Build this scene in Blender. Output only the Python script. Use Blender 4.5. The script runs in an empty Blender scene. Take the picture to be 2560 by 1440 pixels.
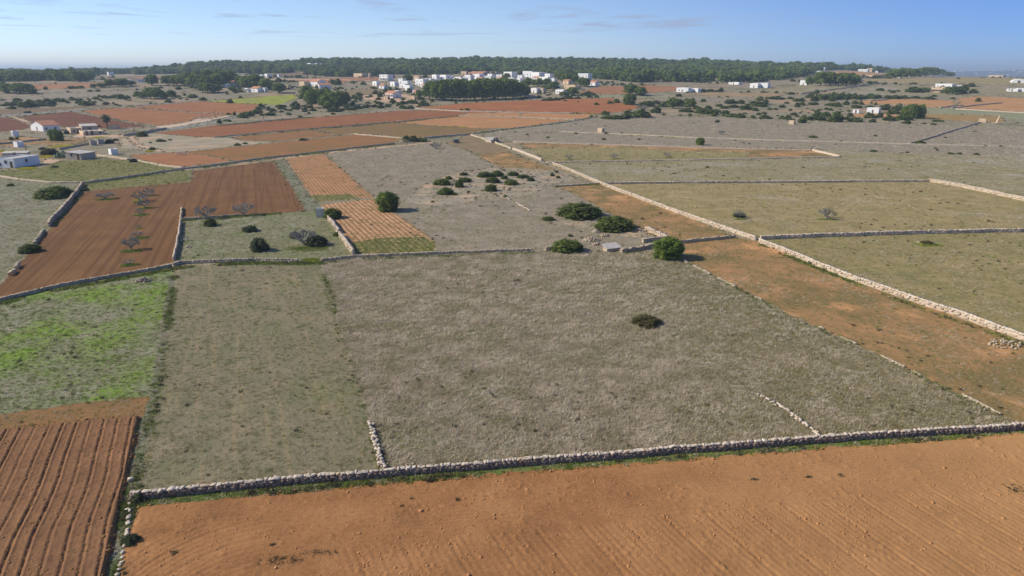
import bpy, math, random
import numpy as np
from mathutils import Vector, geometry

# ------------------------------------------------------------------ camera, sky, sun, exposure
scene = bpy.context.scene
FPX, HOR, CAMH = 1707.0, 178.0, 30.0
PITCH = math.atan((720 - HOR) / FPX)
cam = bpy.data.cameras.new('camera')
cam_ob = bpy.data.objects.new('camera', cam)
scene.collection.objects.link(cam_ob)
cam_ob.location = (0, 0, CAMH)
cam_ob.rotation_euler = (math.pi / 2 - PITCH, 0, 0)
cam.sensor_width = 36.0
cam.lens = FPX / 2560 * 36.0
cam.clip_start = 0.5
cam.clip_end = 150000
scene.camera = cam_ob

SUN_EL, SHADOW_AZ = math.radians(35), math.radians(-2)      # shadows fall to the right
sun_dir = Vector((-math.cos(SHADOW_AZ) * math.cos(SUN_EL), -math.sin(SHADOW_AZ) * math.cos(SUN_EL), math.sin(SUN_EL)))
sun = bpy.data.lights.new('sun', 'SUN')
sun.energy = 4.3
sun.angle = math.radians(0.53)
sun.color = (1.0, 0.92, 0.79)
sun_ob = bpy.data.objects.new('sun', sun)
scene.collection.objects.link(sun_ob)
sun_ob.rotation_euler = (-sun_dir).to_track_quat('-Z', 'Y').to_euler()
sun_ob.location = (0, 0, 200)

world = bpy.data.worlds.new('World')
scene.world = world
world.use_nodes = True
wn, wl = world.node_tree.nodes, world.node_tree.links
wn.clear()
w_out = wn.new('ShaderNodeOutputWorld')
w_bg = wn.new('ShaderNodeBackground')
w_sky = wn.new('ShaderNodeTexSky')
w_sky.sky_type = 'NISHITA'
w_sky.sun_disc = False
w_sky.sun_elevation = SUN_EL
w_sky.sun_rotation = math.atan2(sun_dir.x, sun_dir.y)
w_sky.altitude = 2500
w_sky.air_density = 1.0
w_sky.dust_density = 0.5
w_sky.ozone_density = 6.0
w_bg.inputs['Strength'].default_value = 0.15
# thin cloud wisps on a flat layer high above
w_tc = wn.new('ShaderNodeTexCoord')
w_sep = wn.new('ShaderNodeSeparateXYZ')
wl.new(w_tc.outputs['Generated'], w_sep.inputs[0])
def wmath(op, a, b=None):
    n = wn.new('ShaderNodeMath'); n.operation = op
    for i, v in enumerate((a, b)):
        if v is None: continue
        if isinstance(v, (int, float)): n.inputs[i].default_value = v
        else: wl.new(v, n.inputs[i])
    return n.outputs[0]
zc = wmath('MAXIMUM', w_sep.outputs[2], 0.02)
w_comb = wn.new('ShaderNodeCombineXYZ')
wl.new(wmath('DIVIDE', w_sep.outputs[0], zc), w_comb.inputs[0])
wl.new(wmath('DIVIDE', w_sep.outputs[1], zc), w_comb.inputs[1])
def wnoise(sc, det, off, rough=0.55):
    m = wn.new('ShaderNodeMapping'); m.inputs['Location'].default_value = off; m.inputs['Scale'].default_value = sc
    wl.new(w_comb.outputs[0], m.inputs[0])
    n = wn.new('ShaderNodeTexNoise'); n.inputs['Scale'].default_value = 1; n.inputs['Detail'].default_value = det
    n.inputs['Roughness'].default_value = rough
    wl.new(m.outputs[0], n.inputs['Vector'])
    return n.outputs['Fac']
CL_A, CL_B = wnoise((0.85, 0.55, 1), 5, (4.2, 8.0, 0)), wnoise((0.13, 0.16, 1), 1, (-1.8, 5.5, 0))
cr = wn.new('ShaderNodeMapRange'); cr.inputs[1].default_value = 0.55; cr.inputs[2].default_value = 0.76
wl.new(wmath('ADD', CL_A, wmath('MULTIPLY', wmath('SUBTRACT', CL_B, 0.5), 0.9)), cr.inputs[0])
# hazy air: paler towards the sun, deep blue away from it
w_dot = wn.new('ShaderNodeVectorMath'); w_dot.operation = 'DOT_PRODUCT'
wl.new(w_tc.outputs['Generated'], w_dot.inputs[0]); w_dot.inputs[1].default_value = sun_dir
w_gl = wn.new('ShaderNodeMapRange'); w_gl.interpolation_type = 'SMOOTHERSTEP'
w_gl.inputs[1].default_value = -0.62; w_gl.inputs[2].default_value = 0.30
wl.new(w_dot.outputs['Value'], w_gl.inputs[0])
w_tint = wn.new('ShaderNodeMix'); w_tint.data_type = 'RGBA'
wl.new(w_gl.outputs[0], w_tint.inputs[0])
w_tint.inputs[6].default_value = (.32, .43, .69, 1); w_tint.inputs[7].default_value = (1.1, .955, .92, 1)
w_mul = wn.new('ShaderNodeMix'); w_mul.data_type = 'RGBA'; w_mul.blend_type = 'MULTIPLY'; w_mul.inputs[0].default_value = 1
wl.new(w_sky.outputs[0], w_mul.inputs[6]); wl.new(w_tint.outputs[2], w_mul.inputs[7])
cmul = wn.new('ShaderNodeMix'); cmul.data_type = 'RGBA'; cmul.blend_type = 'MIX'
up = wn.new('ShaderNodeMapRange'); up.inputs[1].default_value = 0.035; up.inputs[2].default_value = 0.06
wl.new(w_sep.outputs[2], up.inputs[0])
wl.new(wmath('MULTIPLY', wmath('MULTIPLY', cr.outputs[0], up.outputs[0]), 0.75), cmul.inputs[0])
wl.new(w_mul.outputs[2], cmul.inputs[6])
cmul.inputs[7].default_value = (2.2, 2.6, 3.7, 1)
wl.new(cmul.outputs[2], w_bg.inputs['Color'])
wl.new(w_bg.outputs[0], w_out.inputs[0])

vs = scene.view_settings
vs.view_transform = 'Standard'; vs.look = 'None'; vs.exposure = 0.15; vs.gamma = 1.0
vs.use_curve_mapping = False
scene.render.engine = 'CYCLES'
cy = scene.cycles
cy.use_denoising = True
try:
    cy.denoiser = 'OPENIMAGEDENOISE'; cy.denoising_input_passes = 'RGB_ALBEDO_NORMAL'; cy.denoising_prefilter = 'ACCURATE'
except Exception: pass
cy.max_bounces = 5; cy.diffuse_bounces = 2; cy.glossy_bounces = 2; cy.transmission_bounces = 2
cy.volume_bounces = 0; cy.transparent_max_bounces = 8
cy.use_adaptive_sampling = False

# ------------------------------------------------------------------ helpers
COL = scene.collection
rng = np.random.default_rng(7)
R = random.Random(11)

def hash2(i, j, s):
    i = i.astype(np.int64) & 0xffff; j = j.astype(np.int64) & 0xffff
    h = (i * 374761393 + j * 668265263 + s * 974711) & 0xffffffff
    h = ((h ^ (h >> 13)) * 1274126177) & 0xffffffff
    return ((h ^ (h >> 16)) & 0xffff) / 65535.0
def vnoise(x, y, s=0):
    x = np.asarray(x, float); y = np.asarray(y, float)
    i = np.floor(x); j = np.floor(y); u = x - i; v = y - j
    u = u * u * (3 - 2 * u); v = v * v * (3 - 2 * v)
    a = hash2(i, j, s); b = hash2(i + 1, j, s); c = hash2(i, j + 1, s); d = hash2(i + 1, j + 1, s)
    return a + (b - a) * u + (c - a) * v + (a - b - c + d) * u * v
def fbm(x, y, s=0, o=3):
    t = 0; amp = .5
    for k in range(o):
        t = t + amp * vnoise(x * 2 ** k, y * 2 ** k, s + k); amp *= .5
    return t / (1 - .5 ** o)
def sstep(t):
    t = np.clip(t, 0, 1); return t * t * (3 - 2 * t)

# ------------------------------------------------------------------ terrain: flat plain, rising to a low wooded ridge
PY = [0, 330, 420, 520, 600, 700, 800, 850]
PZ = [0, 0, 1, 4.5, 9, 15.5, 20, 21.5]
CA = [-.9, -.75, -.633, -.515, -.4, -.28, -.16, 0, .13, .25, .36, .45, .54, .6, .75, .9]
CZ = [19, 21, 22, 28, 38, 44, 44, 47, 45, 42, 38, 34, 25, 19, 17, 16]
def hgt(x, y):
    x = np.asarray(x, float); y = np.asarray(y, float)
    p = np.interp(y, PY, PZ)
    a = x / np.maximum(y, 1)
    c = np.interp(a, CA, CZ)
    z = p + np.where(y > 850, (c - 21.5) * sstep((y - 850) / 650), 0)
    z = z + (fbm(x / 130, y / 130, 5, 2) - .5) * 3 * sstep((y - 420) / 300)
    t2 = sstep((y - 1650) / 900)
    return z * (1 - t2) - 50 * t2
SP, CP = math.sin(PITCH), math.cos(PITCH)
_Y = np.concatenate([np.arange(18, 400, 2.0), np.arange(400, 1700, 3.0)])
def G(px, py):
    """ground point seen at photograph pixel (px, py)"""
    u = (px - 1280) / FPX; v = (720 - py) / FPX
    dy = CP + v * SP; dz = -SP + v * CP
    if dz < -1e-6 and CAMH * dy / -dz < 325:
        t = CAMH / -dz
        return (u * t, dy * t)
    f = CAMH + dz / dy * _Y - hgt(u / dy * _Y, _Y)
    k = np.where(f < 0)[0]
    if len(k) == 0 or k[0] == 0: yy = 1560.0
    else:
        i = k[0]; yy = _Y[i - 1] + (_Y[i] - _Y[i - 1]) * f[i - 1] / (f[i - 1] - f[i])
    return (u / dy * yy, float(yy))
def G3(px, py):
    x, y = G(px, py); return (x, y, float(hgt(x, y)))
def mpp(x, y):
    """metres per photograph pixel at ground point"""
    return (y * CP + (CAMH - float(hgt(x, y))) * SP) / FPX
def zoom(x0, y0, s): return lambda X, Y: (x0 + X / s, y0 + Y / s)
Z1, Z2, Z3, Z4 = zoom(600, 130, 5.333), zoom(1000, 130, 5.12), zoom(1500, 150, 5.12), zoom(2000, 150, 4.571)
Z5, Z6, ZA, ZB = zoom(0, 270, 6.095), zoom(1040, 400, 3.657), zoom(300, 230, 2.56), zoom(0, 160, 3.657)
ZI = lambda X, Y: (X, Y)

# ------------------------------------------------------------------ mesh and object helpers
def mk(name, V, F, mat=None, smooth=False):
    """mesh from arrays, all faces with the same number of corners"""
    V = np.asarray(V, np.float32); F = np.asarray(F, np.int32); k = F.shape[1]
    me = bpy.data.meshes.new(name)
    me.vertices.add(len(V)); me.vertices.foreach_set('co', V.ravel())
    me.loops.add(F.size); me.loops.foreach_set('vertex_index', F.ravel())
    me.polygons.add(len(F)); me.polygons.foreach_set('loop_start', np.arange(0, F.size, k, dtype=np.int32))
    if smooth: me.polygons.foreach_set('use_smooth', np.ones(len(F), bool))
    me.update(calc_edges=True)
    if mat: me.materials.append(mat)
    return me
class MB:
    def __init__(s): s.v = []; s.f = []
    def add(s, v, f):
        o = len(s.v); s.v += [tuple(p) for p in v]; s.f += [tuple(i + o for i in q) for q in f]; return s
    def box(s, x0, x1, y0, y1, z0, z1):
        v = [(x, y, z) for z in (z0, z1) for x, y in ((x0, y0), (x1, y0), (x1, y1), (x0, y1))]
        return s.add(v, [(3, 2, 1, 0), (4, 5, 6, 7), (0, 1, 5, 4), (1, 2, 6, 5), (2, 3, 7, 6), (3, 0, 4, 7)])
    def tube(s, pts, rad, n=6, cap=True):
        pts = [Vector(p) for p in pts]; o = len(s.v)
        for i, p in enumerate(pts):
            d = (pts[min(i + 1, len(pts) - 1)] - pts[max(i - 1, 0)]).normalized()
            a = d.orthogonal().normalized(); b = d.cross(a)
            r = rad[i] if isinstance(rad, (list, tuple)) else rad
            for k in range(n):
                t = 2 * math.pi * k / n
                s.v.append(tuple(p + a * (r * math.cos(t)) + b * (r * math.sin(t))))
        for i in range(len(pts) - 1):
            for k in range(n):
                s.f.append((o + i * n + k, o + i * n + (k + 1) % n, o + (i + 1) * n + (k + 1) % n, o + (i + 1) * n + k))
        if cap:
            s.f.append(tuple(o + (len(pts) - 1) * n + k for k in range(n)))
            s.f.append(tuple(o + n - 1 - k for k in range(n)))
        return s
    def mesh(s, name, mat=None, smooth=False):
        me = bpy.data.meshes.new(name); me.from_pydata(s.v, [], s.f); me.update()
        if smooth:
            for p in me.polygons: p.use_smooth = True
        if mat: me.materials.append(mat)
        return me
def ob(name, me, parent=None, loc=None, rz=0.0, sc=None):
    o = bpy.data.objects.new(name, me); COL.objects.link(o)
    if parent: o.parent = parent
    if loc is not None: o.location = loc
    if rz: o.rotation_euler = (0, 0, rz)
    if sc is not None: o.scale = sc
    return o
def tag(o, label, cat, group=None):
    o['label'] = label; o['category'] = cat; o['kind'] = 'thing'
    if group: o['group'] = group
    return o
def struct(o): o['kind'] = 'structure'; return o
def stuff(o, label=None, cat=None):
    o['kind'] = 'stuff'
    if label: o['label'] = label; o['category'] = cat
    return o

# ------------------------------------------------------------------ materials
def srgb(c, k=1.0):
    f = lambda q: (q / 255 / 12.92 if q / 255 <= .04045 else ((q / 255 + .055) / 1.055) ** 2.4)
    return tuple(min(.9, f(q) * k) for q in c) + (1,)
def dull0(c, a=.23):
    m = .3 * c[0] + .59 * c[1] + .11 * c[2]
    return tuple(q_ + (m - q_) * a for q_ in c)
class NT:
    def __init__(s, name, rough=.9):
        s.m = bpy.data.materials.new(name); s.m.use_nodes = True
        s.n, s.l = s.m.node_tree.nodes, s.m.node_tree.links
        s.b = s.n['Principled BSDF']; s.b.inputs['Roughness'].default_value = rough
        s.b.inputs['Specular IOR Level'].default_value = 0.15
        s.pos = s.n.new('ShaderNodeNewGeometry').outputs['Position']
    def lk(s, a, b):
        if isinstance(a, bpy.types.NodeSocket): s.l.new(a, b)
        else: b.default_value = a
    def math(s, op, a, b=0.0, clamp=False):
        n = s.n.new('ShaderNodeMath'); n.operation = op; n.use_clamp = clamp
        s.lk(a, n.inputs[0]); s.lk(b, n.inputs[1]); return n.outputs[0]
    def mapping(s, rot=0.0, sc=(1, 1, 1), loc=(0, 0, 0), vec=None):
        n = s.n.new('ShaderNodeMapping'); s.l.new(vec or s.pos, n.inputs[0])
        n.inputs['Rotation'].default_value = (0, 0, rot); n.inputs['Scale'].default_value = sc
        n.inputs['Location'].default_value = loc; return n.outputs[0]
    def noise(s, size, det=3, vec=None, rough=.55, off=0.0):
        n = s.n.new('ShaderNodeTexNoise'); n.inputs['Scale'].default_value = 1.0 / size
        n.inputs['Detail'].default_value = det; n.inputs['Roughness'].default_value = rough
        if off: vec = s.mapping(loc=(off, off * 1.7, 0), vec=vec)
        s.l.new(vec or s.pos, n.inputs['Vector']); return n.outputs['Fac']
    def rng(s, v, a, b, c=0.0, d=1.0):
        n = s.n.new('ShaderNodeMapRange'); s.l.new(v, n.inputs[0])
        for i, q in enumerate((a, b, c, d)): n.inputs[i + 1].default_value = q
        return n.outputs[0]
    def ramp(s, fac, cols, lo=.3, hi=.7, k=1.0):
        n = s.n.new('ShaderNodeValToRGB'); e = n.color_ramp.elements
        while len(e) < len(cols): e.new(.5)
        for i, c in enumerate(cols):
            e[i].position = lo + (hi - lo) * i / max(1, len(cols) - 1); e[i].color = srgb(c, k)
        s.l.new(fac, n.inputs[0]); return n.outputs[0]
    def mix(s, fac, a, b, mode='MIX'):
        n = s.n.new('ShaderNodeMix'); n.data_type = 'RGBA'; n.blend_type = mode
        s.lk(fac, n.inputs[0]); s.lk(a, n.inputs[6]); s.lk(b, n.inputs[7]); return n.outputs[2]
    def bump(s, h, strength, dist):
        n = s.n.new('ShaderNodeBump'); n.inputs['Strength'].default_value = strength; n.inputs['Distance'].default_value = dist
        s.l.new(h, n.inputs['Height']); s.l.new(n.outputs[0], s.b.inputs['Normal'])
    def rand(s): return s.n.new('ShaderNodeObjectInfo').outputs['Random']
    def done(s, col):
        s.lk(col, s.b.inputs['Base Color']); return s.m

KA = 1.05
def gmat(name, cols, mid=4.0, fine=.45, patches=(), streak=None, rows=None, grad=None, bump=(.6, .12), k=None):
    k = k or KA; soil = 'soil' in name or 'clods' in name
    dull = lambda c_, f=dull0: f(c_, .13) if not soil else f((c_[0] - 1, c_[1] + 3, c_[2] - 9), .13) if 'red' in name or 'pale' in name or 'brown' in name else f((c_[0], c_[1] + 3, c_[2] - 5), .12)
    cols = [dull(c_) for c_ in cols]
    t = NT(name, .95)
    f1 = t.noise(mid, 4, rough=.65); f2 = t.noise(fine, 3, rough=.7, off=3.3)
    f = t.math('ADD', t.math('MULTIPLY', f1, .55), t.math('MULTIPLY', f2, .45))
    col = t.ramp(f, cols, .36, .64, k)
    for i, (c, size, th, soft, amt) in enumerate(patches):
        p = t.math('ADD', t.math('MULTIPLY', t.noise(size, 4, rough=.62, off=5.0 + 7 * i), .8), t.math('MULTIPLY', f2, .2))
        col = t.mix(t.rng(p, th, th + soft, 0, amt), col, srgb(dull(c), k))
    if streak:
        ang, wid, ratio, c, th, amt = streak
        v = t.mapping(rot=-math.radians(ang))
        v2 = t.mapping(sc=(1 / ratio, 1, 1), vec=v)
        sN = t.noise(wid, 3, vec=v2, rough=.6)
        col = t.mix(t.rng(sN, th, th + .12, 0, amt), col, srgb(dull(c), k))
    h = f2
    if rows:
        ang, per, c, th, amt, wob = rows
        v = t.mapping(rot=-math.radians(ang))
        sp = t.n.new('ShaderNodeSeparateXYZ'); t.l.new(v, sp.inputs[0])
        wobn = t.math('MULTIPLY', t.math('SUBTRACT', t.noise(6, 2, off=2), .5), wob)
        y = t.math('ADD', t.math('DIVIDE', sp.outputs[1], per), wobn)
        wv = t.math('ADD', t.math('MULTIPLY', t.math('SINE', t.math('MULTIPLY', y, 2 * math.pi)), .5), .5)
        wv2 = t.math('ADD', wv, t.math('MULTIPLY', t.math('SUBTRACT', t.noise(1.6, 2, off=9), .5), .3))
        col = t.mix(t.rng(wv2, th, th + .22, 0, amt), col, srgb(dull(c), k))
        h = t.math('ADD', t.math('MULTIPLY', f2, .5), t.math('MULTIPLY', t.math('SUBTRACT', 1.0, wv), .9))
    if grad:
        ax, a, b, c, amt = grad
        sp = t.n.new('ShaderNodeSeparateXYZ'); t.l.new(t.pos, sp.inputs[0])
        g = t.math('ADD', sp.outputs[ax], t.math('MULTIPLY', t.math('SUBTRACT', t.noise(14, 3, off=4), .5), (b - a) * .5))
        col = t.mix(t.rng(g, a, b, 0, amt), col, srgb(dull(c), k))
    t.bump(h, *bump)
    return t.done(col)

def simple(name, c, c2=None, size=.6, rough=.85, k=1.2, bump=0.0, rand=0.0, spec=.15):
    t = NT(name, rough); t.b.inputs['Specular IOR Level'].default_value = spec
    n = t.noise(size, 4, rough=.65)
    col = t.ramp(n, [c2 or c, c], .35, .65, k)
    if rand:
        col = t.mix(t.math('MULTIPLY', t.rand(), rand), col, srgb(c2, k * .8))
    if bump: t.bump(n, bump, size * .3)
    return t.done(col)

def foliage(name, cols, size=1.2, k=1.0, rand=None, transl=.38):
    """leaf material: colour varies from clump to clump and from plant to plant"""
    t = NT(name, .75); t.b.inputs['Specular IOR Level'].default_value = .2
    n = t.noise(size, 3, rough=.7)
    col = t.ramp(n, cols, .35, .65, k)
    if rand: col = t.mix(t.math('MULTIPLY', t.rand(), .6), col, srgb(rand, k))
    t.lk(col, t.b.inputs['Base Color'])
    if transl:
        tr = t.n.new('ShaderNodeBsdfTranslucent'); t.l.new(col, tr.inputs[0])
        mx = t.n.new('ShaderNodeMixShader'); mx.inputs[0].default_value = transl
        t.l.new(t.b.outputs[0], mx.inputs[1]); t.l.new(tr.outputs[0], mx.inputs[2])
        t.l.new(mx.outputs[0], t.n['Material Output'].inputs[0])
    return t.m

# ------------------------------------------------------------------ ground materials (soil and turf colours)
TAN, GRN = (178, 146, 108), (96, 112, 46)
GM = {
 'scrub': gmat('scrub_ground', [(156, 140, 112), (136, 124, 96), (112, 106, 74)], 7, .7, [((170, 134, 98), 40, .53, .08, .7), ((98, 98, 62), 26, .54, .06, .75), (TAN, 12, .6, .06, .6)], k=1.15),
 'grey': gmat('grey_turf', [(156, 140, 116), (138, 124, 101), (118, 109, 82)], 5, .5, [((118, 114, 76), 13, .55, .12, .6), (TAN, 18, .62, .08, .6)], k=1.15),
 'grey_dry': gmat('dry_stubble', [(146, 130, 108), (126, 113, 90), (102, 95, 66)], 1.6, .3, [((104, 104, 62), 9, .52, .08, .75), ((112, 92, 72), 6, .56, .06, .6)], grad=(0, 8, 34, (122, 114, 80), .8), k=1.15),
 'meadow': gmat('meadow_turf', [(132, 118, 90), (114, 106, 78), (98, 97, 68)], 2.5, .35, [((160, 130, 92), 8, .56, .12, .45), ((98, 106, 58), 12, .53, .12, .5)], streak=(-68, .8, 30, (148, 126, 88), .53, .4), k=1.3),
 'green_grass': gmat('green_turf', [(136, 130, 108), (116, 116, 84), (104, 112, 64)], 3.5, .4, [((102, 130, 28), 16, .455, .1, .9), ((136, 132, 112), 8, .6, .08, .6)], k=1.3),
 'olive': gmat('olive_turf', [(152, 132, 86), (134, 119, 72), (112, 107, 62)], 4, .45, [((184, 150, 104), 12, .6, .08, .7), ((116, 122, 96), 16, .6, .08, .5)], streak=(5, 1.5, 5, (122, 114, 66), .55, .5), k=1.3),
 'olive_tan': gmat('tan_turf', [(168, 144, 98), (148, 130, 80), (128, 116, 68)], 4, .5, [((188, 156, 112), 14, .57, .1, .7), ((150, 142, 126), 30, .55, .1, .6)], streak=(5, 2, 5, (128, 118, 72), .56, .5), k=1.15),
 'olive_grey': gmat('olive_grey_turf', [(158, 142, 106), (140, 127, 86), (120, 111, 68)], 6, .6, [((156, 148, 132), 26, .5, .12, .7), ((104, 104, 68), 10, .6, .08, .5)], streak=(5, 2.5, 6, (122, 114, 74), .56, .5), k=1.15),
 'orange_olive': gmat('thin_turf_on_orange_earth', [(186, 134, 82), (164, 123, 74), (128, 109, 60)], 5, .4, [((118, 104, 58), 13, .48, .1, .75), ((208, 148, 92), 11, .53, .08, .85)], streak=(-70, 1.2, 10, (122, 108, 62), .54, .5)),
 'olive_brown': gmat('olive_brown_turf', [(158, 128, 92), (138, 116, 80), (122, 108, 68)], 6, .5),
 'rocky': gmat('rocky_turf', [(164, 150, 128), (144, 132, 108), (122, 114, 84)], 4, .5, [((196, 160, 124), 8, .5, .12, .75), ((206, 188, 162), 3.5, .66, .05, .6)], k=1.15),
 'verge': gmat('verge_turf', [(142, 138, 120), (118, 118, 92), (98, 106, 66)], 2, .4, k=1.1),
 'verge_green': gmat('green_verge_turf', [(116, 112, 78), (98, 108, 54), (90, 112, 34)], 1.6, .35, [((150, 110, 66), 2.5, .6, .06, .7)], k=1.3),
 'orange_soil': gmat('orange_soil', [(178, 120, 78), (161, 106, 67), (138, 90, 56)], 5, .2, [((146, 88, 56), 4, .62, .08, .5)], grad=(0, 4, 62, (206, 150, 96), .75), bump=(.45, .07)),
 'dull_soil': gmat('headland_soil', [(160, 112, 72), (142, 100, 64), (118, 96, 58)], 3, .3, [((180, 138, 96), 2.2, .62, .06, .8)], streak=(8, .5, 12, (126, 92, 60), .55, .6)),
 'red_soil': gmat('red_furrow_earth', [(150, 105, 66), (136, 94, 59), (120, 83, 53)], 3, .2, bump=(.5, .06)),
 'red': gmat('red_ploughed_soil', [(164, 98, 62), (150, 88, 56), (138, 80, 52)], 14, 1, [((172, 110, 74), 40, .55, .15, .6)], streak=(8, 1.5, 30, (140, 82, 54), .55, .5)),
 'red_field': gmat('red_brown_ploughed_soil', [(140, 94, 62), (126, 82, 54), (114, 74, 50)], 8, .5, bump=(.15, .05), streak=(-70, .9, 60, (106, 66, 43), .47, .85)),
 'red_dark': gmat('dark_red_soil', [(132, 76, 52), (118, 66, 46), (104, 58, 42)], 14, 1),
 'red_orange': gmat('red_orange_soil', [(176, 104, 66), (164, 94, 58), (154, 86, 54)], 16, 1.2, [((188, 122, 84), 50, .5, .2, .7)]),
 'orange_red': gmat('orange_red_soil', [(176, 110, 70), (162, 98, 62), (150, 90, 58)], 18, 1.2, [((140, 96, 66), 30, .55, .15, .5)], streak=(-10, 2, 30, (152, 94, 62), .55, .5)),
 'orange_pale': gmat('pale_orange_soil', [(194, 134, 92), (182, 122, 82), (172, 114, 76)], 18, 1.2),
 'tan_orange': gmat('tan_orange_soil', [(196, 142, 94), (184, 130, 84), (172, 120, 76)], 20, 1.5),
 'red_olive': gmat('weedy_red_soil', [(168, 106, 66), (150, 98, 60), (132, 96, 58)], 6, .6, [((126, 98, 58), 22, .48, .15, .6)]),
 'brown_olive': gmat('weedy_brown_soil', [(150, 104, 70), (134, 100, 66), (118, 98, 58)], 9, .8, [((118, 104, 60), 30, .52, .12, .7)]),
 'brown': gmat('brown_soil', [(160, 106, 70), (146, 98, 64), (132, 94, 60)], 8, .8),
 'brown_dark': gmat('dark_brown_soil', [(142, 104, 88), (128, 100, 80), (116, 96, 70)], 12, 1.2),
 'red_far': gmat('far_red_soil', [(176, 116, 84), (164, 106, 76), (150, 98, 70)], 20, 2),
 'vine_orange': gmat('striped_orange_tilth', [(196, 142, 92), (182, 128, 80), (168, 116, 72)], 4, .4, [((122, 112, 62), 8, .56, .09, .8)], rows=(-68, .95, (124, 88, 58), .66, .6, .10)),
 'vine_tan': gmat('striped_tan_tilth', [(206, 156, 108), (192, 142, 94), (176, 126, 80)], 4, .4, [((132, 118, 70), 7, .6, .08, .7)], rows=(-66, 1.05, (116, 86, 60), .68, .65, .25)),
 'green_strip': gmat('green_crop_strip', [(148, 128, 76), (118, 116, 60), (96, 108, 46)], 2.5, .4, rows=(-66, 1.05, (170, 128, 80), .76, .6, .2)),
 'vine_red': gmat('dotted_vine_soil', [(184, 118, 76), (170, 106, 68), (158, 98, 62)], 6, .6, rows=(6, 2.6, (118, 88, 58), .72, .7, .3)),
 'vine_far': gmat('striped_far_soil', [(186, 136, 84), (172, 124, 76), (160, 116, 70)], 8, .8, rows=(78, 5.0, (116, 116, 62), .6, .8, .1)),
 'olive_green': gmat('olive_green_turf', [(134, 126, 74), (116, 114, 58), (102, 106, 48)], 4, .5, [((140, 116, 74), 10, .6, .08, .6)], rows=(-12, 2.2, (132, 110, 70), .7, .35, .3), k=1.1),
 'scrub_green': gmat('green_scrub_turf', [(150, 142, 116), (124, 122, 86), (102, 110, 56)], 5, .5, [((92, 112, 38), 9, .56, .1, .7), (TAN, 8, .64, .06, .7)], k=1.1),
 'scrub_tan': gmat('tan_scrub_turf', [(164, 148, 122), (146, 132, 104), (122, 116, 82)], 8, .8, [((190, 148, 108), 16, .52, .12, .7), ((104, 112, 56), 14, .6, .08, .6)], k=1.3),
 'grey_left': gmat('grey_green_left_turf', [(150, 142, 120), (126, 123, 94), (108, 112, 72)], 5, .5, [((118, 122, 62), 10, .58, .09, .7)], k=1.1),
 'green_grey': gmat('pale_green_turf', [(146, 138, 108), (128, 126, 90), (114, 118, 76)], 8, .9, k=1.3),
 'yellow_green': gmat('yellow_green_turf', [(134, 134, 62), (140, 144, 40), (172, 172, 26)], 7, 1.0, [((128, 122, 92), 20, .58, .08, .8)], k=1.1),
 'tan_green': gmat('tan_green_turf', [(180, 138, 96), (158, 130, 88), (136, 124, 82)], 16, 1.2),
 'dirt': gmat('dirt_track', [(206, 172, 138), (196, 160, 124), (182, 146, 112)], 4, .5),
 'road': gmat('asphalt_road', [(150, 146, 142), (140, 136, 132), (132, 128, 124)], 4, .6),
 'pale_rock': gmat('bare_rock', [(216, 190, 160), (204, 176, 144), (186, 158, 128)], 3, .5),
}

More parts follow.
